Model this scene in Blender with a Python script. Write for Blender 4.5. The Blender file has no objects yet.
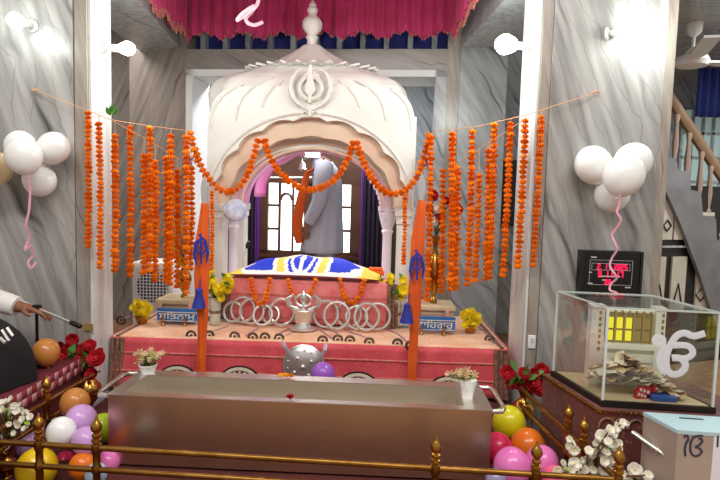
import bpy, bmesh, math, random
from mathutils import Vector, Matrix, Euler
PI = math.pi
rnd = random.Random(7)
scene = bpy.context.scene
COL = scene.collection
V = Vector

# ------------------------------------------------------------ camera
F = 540.0
H = 1.3
CAM = V((0, 0, H))
PITCH, ROLL = math.radians(4.4), math.radians(1.6)
RC = Matrix.Rotation(PI / 2 - PITCH, 3, 'X') @ Matrix.Rotation(ROLL, 3, 'Z')
cd = bpy.data.cameras.new('camera')
cd.sensor_width = 36.0
cd.lens = F / 720 * 36
cd.clip_start = 0.02
cam = bpy.data.objects.new('camera', cd)
COL.objects.link(cam)
cam.matrix_world = Matrix.Translation(CAM) @ RC.to_4x4()
scene.camera = cam


def ray(px, py):
    return RC @ V(((px - 360) / F, (240 - py) / F, -1.0))


def at(px, py, Y):
    d = ray(px, py)
    return CAM + d * (Y / d.y)


def atz(px, py, z):
    d = ray(px, py)
    return CAM + d * ((z - H) / d.z)


def ppm(Y):            # metres per photo pixel at distance Y
    return Y / F


class Fr:
    """upright plane through a point, turned by th about the vertical"""
    def __init__(s, p, th=0.0):
        s.o = V((p[0], p[1], 0)); s.th = math.radians(th)
        s.x = V((math.cos(s.th), math.sin(s.th), 0)); s.n = V((s.x.y, -s.x.x, 0))

    def uv(s, px, py, off=0.0):
        d = ray(px, py)
        o = s.o + s.n * off
        t = (o - CAM).dot(s.n) / d.dot(s.n)
        p = CAM + d * t
        return ((p - s.o).dot(s.x), p.z)

    def p(s, u, off, z):   # world point; off = towards the viewer
        return s.o + s.x * u + s.n * off + V((0, 0, z))

    def px(s, px, py, off=0.0):
        u, z = s.uv(px, py, off)
        return s.p(u, off, z)


# ------------------------------------------------------------ mesh builder
class MB:
    def __init__(s):
        s.v = []; s.f = []; s.m = []; s.cur = 0

    def mi(s, i):
        s.cur = i; return s

    def add(s, vs, fs):
        b = len(s.v)
        s.v.extend(V(a) for a in vs)
        for f in fs:
            s.f.append(tuple(b + i for i in f)); s.m.append(s.cur)
        return s

    def hexa(s, p):        # 8 points: bottom ring 0-3, top ring 4-7
        return s.add(p, [(0, 3, 2, 1), (4, 5, 6, 7), (0, 1, 5, 4), (1, 2, 6, 5), (2, 3, 7, 6), (3, 0, 4, 7)])

    def box(s, c, d, rz=0.0, M=None):
        hx, hy, hz = d[0] / 2, d[1] / 2, d[2] / 2
        R = Matrix.Rotation(rz, 3, 'Z') if M is None else M
        p = [V(c) + R @ V((x * hx, y * hy, z * hz)) for z in (-1, 1) for x, y in ((-1, -1), (1, -1), (1, 1), (-1, 1))]
        return s.hexa(p)

    def fbox(s, fr, u0, u1, o0, o1, z0, z1):   # box in a frame; o0 (back) .. o1 (front)
        p = [fr.p(u, o, z) for z in (z0, z1) for u, o in ((u0, o1), (u1, o1), (u1, o0), (u0, o0))]
        return s.hexa(p)

    def rbox(s, c, d, r, rz=0.0, seg=3, M=None):   # box with rounded vertical and horizontal edges
        R = Matrix.Rotation(rz, 3, 'Z') if M is None else M
        bm = bmesh.new(); bmesh.ops.create_cube(bm, size=1)
        for v in bm.verts:
            v.co = V((v.co.x * d[0], v.co.y * d[1], v.co.z * d[2]))
        bmesh.ops.bevel(bm, geom=list(bm.edges), offset=r, segments=seg, affect='EDGES', profile=0.5)
        bm.verts.index_update()
        s.add([V(c) + R @ v.co for v in bm.verts], [[v.index for v in f.verts] for f in bm.faces])
        bm.free(); return s

    def lathe(s, prof, c=(0, 0, 0), seg=20, M=None, capped=True, mod=None):
        R = M or Matrix.Identity(3); c = V(c); vs = []; n = len(prof)
        for k, (r, z) in enumerate(prof):
            for j in range(seg):
                a = 2 * PI * j / seg
                rr = r * (mod(a, k) if mod else 1)
                vs.append(c + R @ V((rr * math.cos(a), rr * math.sin(a), z)))
        fs = []
        for k in range(n - 1):
            for j in range(seg):
                j2 = (j + 1) % seg
                fs.append((k * seg + j, k * seg + j2, (k + 1) * seg + j2, (k + 1) * seg + j))
        if capped:
            fs.append(tuple(reversed(range(seg)))); fs.append(tuple((n - 1) * seg + j for j in range(seg)))
        return s.add(vs, fs)

    def cyl(s, a, b, r, r2=None, seg=12):
        return s.tube([a, b], r if r2 is None else (r, r2), seg)

    def tube(s, pts, r, seg=8, closed=False, flat=1.0, up=None):
        pts = [V(p) for p in pts]; n = len(pts)
        rs = [r] * n if isinstance(r, (int, float)) else [r[0] + (r[-1] - r[0]) * i / (n - 1) for i in range(n)] if len(r) == 2 and n > 2 else list(r)
        T = []
        for i in range(n):
            a = pts[(i - 1) % n] if closed else pts[max(i - 1, 0)]
            b = pts[(i + 1) % n] if closed else pts[min(i + 1, n - 1)]
            t = (b - a); T.append(t.normalized() if t.length > 1e-9 else V((0, 0, 1)))
        u = V(up) if up else (V((0, 0, 1)) if abs(T[0].z) < .9 else V((0, 1, 0)))
        vs = []
        for i in range(n):
            u0 = V(up) if up else u
            x = T[i].cross(u0)
            if x.length < 1e-6: x = T[i].cross(V((1, 0, 0)))
            x.normalize(); y = x.cross(T[i]); u = y
            for j in range(seg):
                a = 2 * PI * (j + .5) / seg
                vs.append(pts[i] + (x * math.cos(a) + y * math.sin(a) * flat) * rs[i])
        fs = []
        for i in range(n if closed else n - 1):
            i2 = (i + 1) % n
            for j in range(seg):
                j2 = (j + 1) % seg
                fs.append((i * seg + j, i2 * seg + j, i2 * seg + j2, i * seg + j2))
        if not closed:
            fs.append(tuple(range(seg))); fs.append(tuple(reversed([(n - 1) * seg + j for j in range(seg)])))
        return s.add(vs, fs)

    def sphere(s, c, r, seg=16, rings=10, M=None, fn=None):
        c = V(c); r = V((r, r, r)) if isinstance(r, (int, float)) else V(r)
        R = M or Matrix.Identity(3); vs = []; fs = []

        def pt(th, ph):
            d = V((math.sin(th) * math.cos(ph), math.sin(th) * math.sin(ph), math.cos(th)))
            k = fn(d) if fn else 1
            return c + R @ V((d.x * r.x * k, d.y * r.y * k, d.z * r.z * k))
        vs.append(pt(0, 0))
        for i in range(1, rings):
            for j in range(seg):
                vs.append(pt(PI * i / rings, 2 * PI * j / seg))
        vs.append(pt(PI, 0)); last = len(vs) - 1
        for j in range(seg):
            j2 = (j + 1) % seg
            fs.append((0, 1 + j, 1 + j2))
            for i in range(rings - 2):
                a = 1 + i * seg
                fs.append((a + j, a + seg + j, a + seg + j2, a + j2))
            fs.append((1 + (rings - 2) * seg + j, last, 1 + (rings - 2) * seg + j2))
        return s.add(vs, fs)

    def prism(s, poly, fr, o0, o1):     # 2d polygon (u,z) in a frame, from o0 (back) to o1 (front)
        n = len(poly)
        vs = [fr.p(u, o1, z) for u, z in poly] + [fr.p(u, o0, z) for u, z in poly]
        fs = [tuple(range(n)), tuple(reversed(range(n, 2 * n)))]
        fs += [(i, n + i, n + (i + 1) % n, (i + 1) % n) for i in range(n)]
        return s.add(vs, fs)

    def strip(s, A, B, fr, o0, o1):     # solid band between two 2d polylines of equal length
        n = len(A)
        vs = [fr.p(*(a[0], o1, a[1])) for a in A] + [fr.p(b[0], o1, b[1]) for b in B] + \
             [fr.p(a[0], o0, a[1]) for a in A] + [fr.p(b[0], o0, b[1]) for b in B]
        fs = []
        for i in range(n - 1):
            fs += [(i, i + 1, n + i + 1, n + i), (2 * n + i, 3 * n + i, 3 * n + i + 1, 2 * n + i + 1),
                   (i, 2 * n + i, 2 * n + i + 1, i + 1), (n + i, n + i + 1, 3 * n + i + 1, 3 * n + i)]
        fs += [(0, n, 3 * n, 2 * n), (n - 1, 3 * n - 1, 4 * n - 1, 2 * n - 1)]
        return s.add(vs, fs)

    def grid(s, fn, nu, nv, thick=None, matfn=None):
        b = len(s.v)
        for j in range(nv + 1):
            for i in range(nu + 1):
                s.v.append(V(fn(i / nu, j / nv)))
        for j in range(nv):
            for i in range(nu):
                a = b + j * (nu + 1) + i
                s.f.append((a, a + 1, a + nu + 2, a + nu + 1))
                s.m.append(matfn((i + .5) / nu, (j + .5) / nv) if matfn else s.cur)
        return s

    def loft(s, rings, capped=True):
        n = len(rings[0]); vs = [p for r in rings for p in r]; fs = []
        for k in range(len(rings) - 1):
            for j in range(n):
                j2 = (j + 1) % n
                fs.append((k * n + j, k * n + j2, (k + 1) * n + j2, (k + 1) * n + j))
        if capped:
            fs.append(tuple(reversed(range(n)))); fs.append(tuple((len(rings) - 1) * n + j for j in range(n)))
        return s.add(vs, fs)

    def mesh(s, name, mats, sharp=40):
        me = bpy.data.meshes.new(name)
        me.from_pydata([tuple(v) for v in s.v], [], s.f)
        for m in (mats if isinstance(mats, (list, tuple)) else [mats]):
            me.materials.append(m)
        me.polygons.foreach_set('material_index', s.m)
        me.polygons.foreach_set('use_smooth', [True] * len(s.f))
        bm = bmesh.new(); bm.from_mesh(me); bmesh.ops.recalc_face_normals(bm, faces=bm.faces); bm.to_mesh(me); bm.free()
        me.set_sharp_from_angle(angle=math.radians(sharp))
        me.update(); return me

    def build(s, name, mats, parent=None, org=None, local=False, sharp=40, solid=0.0, subd=0):
        root = parent
        while root is not None and root.parent is not None: root = root.parent
        if local: loc = V((0, 0, 0))
        elif root is not None:
            Mi = root.matrix_basis.inverted()
            s.v = [Mi @ v for v in s.v]; loc = V((0, 0, 0))
        else:
            if org is None:
                xs = [v.x for v in s.v]; ys = [v.y for v in s.v]; zs = [v.z for v in s.v]
                org = V(((min(xs) + max(xs)) / 2, (min(ys) + max(ys)) / 2, min(zs)))
            org = V(org); s.v = [v - org for v in s.v]; loc = org
        o = bpy.data.objects.new(name, s.mesh(name, mats, sharp))
        COL.objects.link(o)
        if root is None: o.location = loc
        if parent is not None: o.parent = parent
        if solid:
            md = o.modifiers.new('solid', 'SOLIDIFY'); md.thickness = solid; md.offset = 0
        if subd:
            md = o.modifiers.new('sub', 'SUBSURF'); md.levels = subd; md.render_levels = subd
        return o


def tag(o, label=None, cat=None, group=None, kind=None):
    if label: o['label'] = label
    if cat: o['category'] = cat
    if group: o['group'] = group
    if kind: o['kind'] = kind
    return o


def thing(name, loc, label, cat, group=None, rz=0.0):
    o = bpy.data.objects.new(name, None); COL.objects.link(o)
    o.empty_display_size = .05
    o.location = loc; o.rotation_euler = (0, 0, rz)
    o.matrix_basis = Matrix.Translation(V(loc)) @ Matrix.Rotation(rz, 4, 'Z')
    return tag(o, label, cat, group)


def structure(name, loc=(0, 0, 0)):
    o = bpy.data.objects.new(name, None); COL.objects.link(o)
    o.location = loc; o.matrix_basis = Matrix.Translation(V(loc)); o['kind'] = 'structure'
    return o


def S(o):
    o['kind'] = 'structure'; return o


def inst(name, me, parent, loc, rot=(0, 0, 0), sc=1.0):
    """a part that shares its mesh; loc in world coordinates"""
    o = bpy.data.objects.new(name, me); COL.objects.link(o)
    root = parent
    while root.parent is not None: root = root.parent
    o.parent = parent
    o.location = root.matrix_basis.inverted() @ V(loc)
    o.rotation_euler = rot
    o.scale = (sc, sc, sc) if isinstance(sc, (int, float)) else sc
    return o


def copy_tree(o, loc, rz=None, label=None):
    c = o.copy(); COL.objects.link(c); c.location = loc
    if rz is not None: c.rotation_euler = (0, 0, rz)
    if label: c['label'] = label
    for ch in list(o.children):
        d = ch.copy(); COL.objects.link(d); d.parent = c
        for g in list(ch.children):
            e = g.copy(); COL.objects.link(e); e.parent = d
    return c


# ------------------------------------------------------------ materials
def lin(c):
    if isinstance(c, str):
        c = tuple(int(c[i:i + 2], 16) / 255 for i in (0, 2, 4))
    return tuple((x / 12.92 if x <= .04045 else ((x + .055) / 1.055) ** 2.4) for x in c) + (1.0,)


def newmat(name):
    m = bpy.data.materials.new(name); m.use_nodes = True
    nt = m.node_tree; b = nt.nodes['Principled BSDF']
    return m, nt, b


def mat(name, c, rough=.5, metal=0.0, c2=None, nscale=8.0, bump=0.0, bscale=40.0, emit=None, estr=1.0, spec=None, sub=0.0, sheen=0.0, trans=0.0, ndetail=3, stretch=None):
    m, nt, b = newmat(name)
    b.inputs['Base Color'].default_value = lin(c)
    b.inputs['Roughness'].default_value = rough
    b.inputs['Metallic'].default_value = metal
    if spec is not None: b.inputs['Specular IOR Level'].default_value = spec
    if sub:
        b.inputs['Subsurface Weight'].default_value = sub; b.inputs['Subsurface Radius'].default_value = (.02, .02, .02)
    if sheen: b.inputs['Sheen Weight'].default_value = sheen
    if trans: b.inputs['Transmission Weight'].default_value = trans
    if c2 or bump:
        tc = nt.nodes.new('ShaderNodeTexCoord'); mp = nt.nodes.new('ShaderNodeMapping')
        nt.links.new(tc.outputs['Object'], mp.inputs['Vector'])
        if stretch: mp.inputs['Scale'].default_value = stretch
    if c2:
        n = nt.nodes.new('ShaderNodeTexNoise'); n.inputs['Scale'].default_value = nscale; n.inputs['Detail'].default_value = ndetail
        r = nt.nodes.new('ShaderNodeValToRGB')
        r.color_ramp.elements[0].position = .35; r.color_ramp.elements[1].position = .65
        r.color_ramp.elements[0].color = lin(c); r.color_ramp.elements[1].color = lin(c2)
        nt.links.new(mp.outputs['Vector'], n.inputs['Vector'])
        nt.links.new(n.outputs['Fac'], r.inputs['Fac']); nt.links.new(r.outputs['Color'], b.inputs['Base Color'])
    if bump:
        n = nt.nodes.new('ShaderNodeTexNoise'); n.inputs['Scale'].default_value = bscale; n.inputs['Detail'].default_value = 2
        k = nt.nodes.new('ShaderNodeBump'); k.inputs['Strength'].default_value = bump; k.inputs['Distance'].default_value = .01
        nt.links.new(mp.outputs['Vector'], n.inputs['Vector'])
        nt.links.new(n.outputs['Fac'], k.inputs['Height']); nt.links.new(k.outputs['Normal'], b.inputs['Normal'])
    if emit:
        b.inputs['Emission Color'].default_value = lin(emit); b.inputs['Emission Strength'].default_value = estr
    return m


def marble(name, c1, c2, vein, ang=25.0, scale=1.0, rough=.28, dist=5.0, vw=.06, vstr=.8, spec=.5):
    m, nt, b = newmat(name); N = nt.nodes.new; L = nt.links.new
    tc = N('ShaderNodeTexCoord'); mp = N('ShaderNodeMapping')
    mp.inputs['Rotation'].default_value = (0, math.radians(ang), 0)
    L(tc.outputs['Object'], mp.inputs['Vector'])
    n1 = N('ShaderNodeTexNoise'); n1.inputs['Scale'].default_value = 1.6 * scale; n1.inputs['Detail'].default_value = 5
    mp2 = N('ShaderNodeMapping'); mp2.inputs['Scale'].default_value = (9, 9, .8)
    L(mp.outputs['Vector'], mp2.inputs['Vector']); L(mp2.outputs['Vector'], n1.inputs['Vector'])
    r1 = N('ShaderNodeValToRGB'); r1.color_ramp.elements[0].position = .34; r1.color_ramp.elements[1].position = .66
    r1.color_ramp.elements[0].color = lin(c1); r1.color_ramp.elements[1].color = lin(c2)
    L(n1.outputs['Fac'], r1.inputs['Fac'])
    w = N('ShaderNodeTexWave'); w.wave_type = 'BANDS'; w.bands_direction = 'X'
    w.inputs['Scale'].default_value = .42 * scale; w.inputs['Distortion'].default_value = dist
    w.inputs['Detail'].default_value = 4; w.inputs['Detail Scale'].default_value = .9
    w.inputs['Detail Roughness'].default_value = .6
    L(mp.outputs['Vector'], w.inputs['Vector'])
    r2 = N('ShaderNodeValToRGB'); e = r2.color_ramp.elements
    e[0].position = .5 - vw; e[0].color = (0, 0, 0, 1); e[1].position = .5 + vw; e[1].color = (0, 0, 0, 1)
    x = e.new(.5); x.color = (1, 1, 1, 1)
    L(w.outputs['Fac'], r2.inputs['Fac'])
    n2 = N('ShaderNodeTexNoise'); n2.inputs['Scale'].default_value = 2.2 * scale; L(mp.outputs['Vector'], n2.inputs['Vector'])
    r3 = N('ShaderNodeValToRGB'); r3.color_ramp.elements[0].position = .4; r3.color_ramp.elements[1].position = .62
    L(n2.outputs['Fac'], r3.inputs['Fac'])
    mu = N('ShaderNodeMath'); mu.operation = 'MULTIPLY'; L(r2.outputs['Color'], mu.inputs[0]); L(r3.outputs['Color'], mu.inputs[1])
    mu2 = N('ShaderNodeMath'); mu2.operation = 'MULTIPLY'; L(mu.outputs[0], mu2.inputs[0]); mu2.inputs[1].default_value = vstr
    mx = N('ShaderNodeMix'); mx.data_type = 'RGBA'
    w2 = N('ShaderNodeTexWave'); w2.wave_type = 'BANDS'; w2.bands_direction = 'X'
    w2.inputs['Scale'].default_value = 1.7 * scale; w2.inputs['Distortion'].default_value = dist * 1.6; w2.inputs['Detail'].default_value = 5
    w2.inputs['Detail Scale'].default_value = .6; w2.inputs['Phase Offset'].default_value = 2.0
    L(mp.outputs['Vector'], w2.inputs['Vector'])
    r4 = N('ShaderNodeValToRGB'); e4 = r4.color_ramp.elements
    e4[0].position = .5 - vw * .8; e4[0].color = (0, 0, 0, 1); e4[1].position = .5 + vw * .8; e4[1].color = (0, 0, 0, 1); x4 = e4.new(.5); x4.color = (.34, .34, .34, 1)
    L(w2.outputs['Fac'], r4.inputs['Fac'])
    mm = N('ShaderNodeMath'); mm.operation = 'MULTIPLY'; L(r4.outputs['Color'], mm.inputs[0]); mm.inputs[1].default_value = vstr
    mxx = N('ShaderNodeMath'); mxx.operation = 'MAXIMUM'; L(mm.outputs[0], mxx.inputs[0]); L(mu2.outputs[0], mxx.inputs[1])
    L(mxx.outputs[0], mx.inputs[0]); L(r1.outputs['Color'], mx.inputs[6]); mx.inputs[7].default_value = lin(vein)
    L(mx.outputs[2], b.inputs['Base Color'])
    b.inputs['Roughness'].default_value = rough; b.inputs['Specular IOR Level'].default_value = spec
    return m


def brushed(name, c, rough=.3, c2=None):
    m, nt, b = newmat(name); N = nt.nodes.new; L = nt.links.new
    tc = N('ShaderNodeTexCoord'); mp = N('ShaderNodeMapping'); mp.inputs['Scale'].default_value = (3, 3, 120)
    L(tc.outputs['Object'], mp.inputs['Vector'])
    n = N('ShaderNodeTexNoise'); n.inputs['Scale'].default_value = 2; n.inputs['Detail'].default_value = 4
    L(mp.outputs['Vector'], n.inputs['Vector'])
    mr = N('ShaderNodeMapRange'); mr.inputs['To Min'].default_value = rough * .75; mr.inputs['To Max'].default_value = rough * 1.3
    L(n.outputs['Fac'], mr.inputs['Value']); L(mr.outputs['Result'], b.inputs['Roughness'])
    r = N('ShaderNodeValToRGB'); r.color_ramp.elements[0].color = lin(c); r.color_ramp.elements[1].color = lin(c2 or c)
    n3 = N('ShaderNodeTexNoise'); n3.inputs['Scale'].default_value = 3.5; n3.inputs['Detail'].default_value = 3; L(tc.outputs['Object'], n3.inputs['Vector'])
    L(n3.outputs['Fac'], r.inputs['Fac']); L(r.outputs['Color'], b.inputs['Base Color'])
    b.inputs['Metallic'].default_value = 1
    k = N('ShaderNodeBump'); k.inputs['Strength'].default_value = .04; k.inputs['Distance'].default_value = .003
    L(n.outputs['Fac'], k.inputs['Height']); L(k.outputs['Normal'], b.inputs['Normal'])
    return m


def brocade(name, c, c2, gold, scale=30.0, amt=.5, rough=.7):
    """cloth with a fine woven pattern"""
    m, nt, b = newmat(name); N = nt.nodes.new; L = nt.links.new
    tc = N('ShaderNodeTexCoord')
    vo = N('ShaderNodeTexVoronoi'); vo.inputs['Scale'].default_value = scale; L(tc.outputs['Object'], vo.inputs['Vector'])
    r = N('ShaderNodeValToRGB'); r.color_ramp.elements[0].position = .12; r.color_ramp.elements[1].position = .3
    r.color_ramp.elements[0].color = (amt, amt, amt, 1); r.color_ramp.elements[1].color = (0, 0, 0, 1)
    L(vo.outputs['Distance'], r.inputs['Fac'])
    n = N('ShaderNodeTexNoise'); n.inputs['Scale'].default_value = 7; n.inputs['Detail'].default_value = 6; L(tc.outputs['Object'], n.inputs['Vector'])
    r1 = N('ShaderNodeValToRGB'); r1.color_ramp.elements[0].position = .35; r1.color_ramp.elements[1].position = .65
    r1.color_ramp.elements[0].color = lin(c); r1.color_ramp.elements[1].color = lin(c2); L(n.outputs['Fac'], r1.inputs['Fac'])
    mx = N('ShaderNodeMix'); mx.data_type = 'RGBA'
    L(r.outputs['Color'], mx.inputs[0]); L(r1.outputs['Color'], mx.inputs[6]); mx.inputs[7].default_value = lin(gold)
    L(mx.outputs[2], b.inputs['Base Color']); b.inputs['Roughness'].default_value = rough
    b.inputs['Sheen Weight'].default_value = .15
    n4 = N('ShaderNodeTexNoise'); n4.inputs['Scale'].default_value = 14; L(tc.outputs['Object'], n4.inputs['Vector'])
    k = N('ShaderNodeBump'); k.inputs['Strength'].default_value = .35; k.inputs['Distance'].default_value = .01
    L(n4.outputs['Fac'], k.inputs['Height']); L(k.outputs['Normal'], b.inputs['Normal'])
    return m


def glass(name, c='eef4f4', refl=.12):
    m = bpy.data.materials.new(name); m.use_nodes = True; nt = m.node_tree; nt.nodes.clear(); N = nt.nodes.new; L = nt.links.new
    o = N('ShaderNodeOutputMaterial'); t = N('ShaderNodeBsdfTransparent'); t.inputs['Color'].default_value = lin(c)
    g = N('ShaderNodeBsdfGlossy'); g.inputs['Roughness'].default_value = .03
    fr = N('ShaderNodeFresnel'); fr.inputs['IOR'].default_value = 1.45
    ad = N('ShaderNodeMath'); ad.operation = 'MULTIPLY_ADD'; L(fr.outputs[0], ad.inputs[0]); ad.inputs[1].default_value = .25; ad.inputs[2].default_value = refl - .04; ad.use_clamp = True
    mx = N('ShaderNodeMixShader'); L(ad.outputs[0], mx.inputs[0]); L(t.outputs[0], mx.inputs[1]); L(g.outputs[0], mx.inputs[2]); L(mx.outputs[0], o.inputs['Surface'])
    return m


def emitter(name, c, s):
    return mat(name, c, emit=c, estr=s)


M = {}
M['marble_light'] = marble('marble_light', '83817d', 'bab8b4', '2b2a28', ang=20, scale=1.0, vw=.10, vstr=.9, dist=7.5)
M['marble_strip'] = marble('marble_strip', '8d8479', 'a99f94', '5a5048', ang=10, scale=2.2)
M['marble_white'] = marble('marble_white', 'd2d6d2', 'e6eae6', 'aab0ae', ang=4, scale=1.6, vstr=.4)
M['marble_dark'] = marble('marble_dark', '7f7670', '9d938b', '2f2b29', ang=-22, scale=1.5, vw=.09)
M['marble_grey'] = marble('marble_grey', '8f9395', 'b4b9ba', '3d4448', ang=32, scale=1.6, vw=.11)
M['marble_band'] = marble('marble_band', '89837d', '9d968e', '3c3735', ang=70, scale=2.0, vw=.05)
M['marble_shrine'] = mat('marble_shrine', 'dfddd4', .42, c2='e8e6df', nscale=3, bump=.05, bscale=30)
M['marble_peach'] = mat('marble_peach', 'd3b39a', .5, c2='dcc2a9', nscale=5)
M['marble_lilac'] = mat('marble_lilac', 'e6dfea', .4, c2='efe9ee', nscale=5, bump=.15, bscale=60)
M['white_paint'] = mat('white_paint', 'e4e8e6', .4)
M['clerestory'] = mat('clerestory', '30367c', .3)
M['steel'] = brushed('steel', 'c9b096', .3, 'dcc6ad')  # tan tint stands in for the brown reflection of the hall
M['steel_light'] = brushed('steel_light', 'dedbd2', .3, 'e8e6de')
M['steel_inside'] = brushed('steel_inside', 'd8d2c4', .45, 'e2dccf')
M['silver'] = mat('silver', 'd6d4d0', .3, .75, bump=.1, bscale=60)
M['strap_grey'] = mat('strap_grey', 'b3a8ae', .5, .3)
M['brass'] = mat('brass', 'b5883f', .25, 1.0, c2='a87831', nscale=10)
M['brass_dull'] = mat('brass_dull', '9a7038', .38, 1.0, c2='7d5626', nscale=14)
M['marigold'] = mat('marigold', 'ff9a22', .8, c2='f67c10', nscale=60, spec=.1)
M['marigold_y'] = mat('marigold_y', 'f0a51c', .75, c2='e98c0a', nscale=60)
M['string'] = mat('string', 'd8a47c', .8)
M['string_w'] = mat('string_w', 'd9d6d2', .7)
M['leaf'] = mat('leaf', '3d7a2c', .5, c2='5c9c3a', nscale=20)
M['leaf_lime'] = mat('leaf_lime', '9ccc3a', .5, c2='7fb52c', nscale=20)
M['red_petal'] = mat('red_petal', 'a3101c', .55, c2='c41a2a', nscale=30)
M['white_petal'] = mat('white_petal', 'efece0', .6, c2='e3ddc8', nscale=30)
M['yellow_petal'] = mat('yellow_petal', 'fbe534', .6, c2='f3d51e', nscale=30, spec=.2)
M['cream_petal'] = mat('cream_petal', 'e9dfa2', .6, c2='d3a593', nscale=40)
M['stem'] = mat('stem', '4a5a2a', .6)
M['twig'] = mat('twig', '6b4a30', .7)
M['pink_cloth'] = mat('pink_cloth', 'b02058', .7, c2='bf2a66', nscale=6, sheen=.3, bump=.2, bscale=25)
M['fringe'] = mat('fringe', 'c08a5a', .8, c2='b0406a', nscale=50)
M['red_cloth'] = brocade('red_cloth', 'c83e4a', 'd8525c', 'c98a68', 60, .55)
M['peach_cloth'] = brocade('peach_cloth', 'e3a880', 'f1c8a6', 'bf8055', 46, .75)
M['pink_brocade'] = brocade('pink_brocade', 'dc6468', 'e88a84', 'ecb394', 60, .6)
M['gold_trim'] = mat('gold_trim', '8f6c55', .6, c2='5f4236', nscale=60, ndetail=1)
M['dark_motif'] = mat('dark_motif', '453126', .6, c2='6b5540', nscale=80)
M['black_cloth'] = mat('black_cloth', '0d0c0d', .9, bump=.3, bscale=12)
M['brown_velvet'] = brocade('brown_velvet', '54201b', '6e3027', '8d6a45', 45, .6)
M['maroon_cloth'] = mat('maroon_cloth', '5d1620', .85, c2='6e1b26', nscale=12)
M['check_red'] = mat('check_red', '8f2732', .85)
M['check_pink'] = mat('check_pink', 'c08a8a', .85)
M['white_cloth'] = mat('white_cloth', 'f0efea', .8, bump=.1, bscale=30)
M['royal_blue'] = mat('royal_blue', '1c38d0', .8, bump=.1, bscale=30)
M['rumala_yellow'] = mat('rumala_yellow', 'f0d85a', .8, bump=.1, bscale=30)
M['saffron'] = mat('saffron', 'e8641a', .75, c2='dc540f', nscale=6, bump=.3, bscale=10)
M['navy'] = mat('navy', '1e2a86', .7, c2='27349a', nscale=30)
M['blue_board'] = mat('blue_board', '1d62a8', .45, c2='2470b8', nscale=12)
M['gold_letters'] = mat('gold_letters', 'e6dcc6', .4)
M['cream_wood'] = mat('cream_wood', 'd9c6a0', .5, c2='cdb68c', nscale=10)
M['pink_wood'] = mat('pink_wood', 'dba08f', .55, c2='e4b3a2', nscale=14)
M['dark_wood'] = mat('dark_wood', '4a2c1c', .45, c2='5b3825', nscale=6)
M['black_wood'] = mat('black_wood', '17120f', .4)
M['cream_panel'] = mat('cream_panel', 'c9c2b2', .5, c2='b8b0a0', nscale=4)
M['pane'] = emitter('pane', 'fdfdf8', 3.2)
M['purple_curtain'] = mat('purple_curtain', '6a2f8a', .8, bump=.2, bscale=10)
M['dark_curtain'] = mat('dark_curtain', '23142a', .85)
M['blue_curtain'] = mat('blue_curtain', '26347c', .8, c2='2e3d8c', nscale=4)
M['teal_pane'] = mat('teal_pane', 'a9c4c0', .2, emit='a9c4c0', estr=.25)
M['bulb'] = emitter('bulb', 'f4fffa', 34)
M['tube_light'] = emitter('tube_light', 'ffffff', 9)
M['plastic_white'] = mat('plastic_white', 'e8e8e6', .35)
M['plastic_grey'] = mat('plastic_grey', 'b8b6b2', .4)
M['black_plastic'] = mat('black_plastic', '0c0b0c', .3)
M['black_metal'] = mat('black_metal', '1b191a', .35, .6)
M['led'] = emitter('led', 'ff1550', 1.4)
M['clock_mark'] = mat('clock_mark', 'c9c6c8', .5)
M['acrylic'] = glass('acrylic', 'f8faf8', .06)
M['acrylic_edge'] = mat('acrylic_edge', 'd5dcd8', .2)
M['glass_vase'] = mat('glass_vase', 'cfd0bf', .1, c2='b4b8a4', nscale=20)
M['sticker'] = mat('sticker', 'd9d9de', .4)
M['gold_leafing'] = mat('gold_leafing', 'c9b27a', .35, .5)
M['lit_niche'] = mat('lit_niche', 'e6d83a', .5, emit='e9df30', estr=.6)
M['model_white'] = mat('model_white', 'f4f0e4', .5)
M['model_gold'] = mat('model_gold', '9b8250', .5)
M['red_pack'] = mat('red_pack', 'c01f2c', .4)
M['pack_white'] = mat('pack_white', 'e3d9d3', .5)
M['blue_tray'] = mat('blue_tray', '2d56a8', .5)
M['box_blue_top'] = mat('box_blue_top', 'aecdd4', .35, .1, c2='bcd7dc', nscale=3)
M['box_steel'] = mat('box_steel', 'b9a99c', .42, .25, c2='a9988c', nscale=3)
M['ink'] = mat('ink', '2c2c4a', .6)
M['paper'] = mat('paper', 'e6e4ea', .7)
M['skin'] = mat('skin', '8a5a40', .55, sub=.1)
M['grey_kurta'] = mat('grey_kurta', 'b0b0ba', .8, bump=.25, bscale=14)
M['white_kurta'] = mat('white_kurta', 'e6e0dc', .8, bump=.2, bscale=14)
M['turban'] = mat('turban', 'd8d6d2', .8)
M['beard'] = mat('beard', 'b8b5b0', .9, bump=.5, bscale=80)
M['hair'] = mat('hair', '1c1512', .8)
M['floor_carpet'] = mat('floor_carpet', '9a7458', .9, c2='ad8563', nscale=5, bump=.3, bscale=90)
M['dais_carpet'] = mat('dais_carpet', '4a1a18', .9, c2='5a2420', nscale=8)
M['ceil_marble'] = marble('ceil_marble', '9a9793', 'b5b1ac', '2e2b29', ang=85, scale=3, vw=.05, rough=.12)
M['stair_marble'] = mat('stair_marble', '6e6d6f', .5, c2='807f82', nscale=5)
M['rail_wood'] = mat('rail_wood', '7a6048', .5, c2='8a6f55', nscale=10)
M['baluster'] = mat('baluster', '9a8273', .5)
M['ribbon'] = mat('ribbon', 'e3a0b4', .3)
M['ribbon_w'] = mat('ribbon_w', 'f0c9d6', .3)
BC = {'white': 'f1f1ee', 'lilac': 'cda0d6', 'tan': 'c5823f', 'orange': 'e8781e', 'yellow': 'ecc520', 'hot_pink': 'e0295e', 'blue': 'b4cbe0', 'lime': 'bcd62a',
      'pink': 'e87cc0', 'purple': '9a5cc0', 'lemon': 'd8d21e', 'mauve': '9a8fb0', 'rose': 'f06a8a'}
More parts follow.
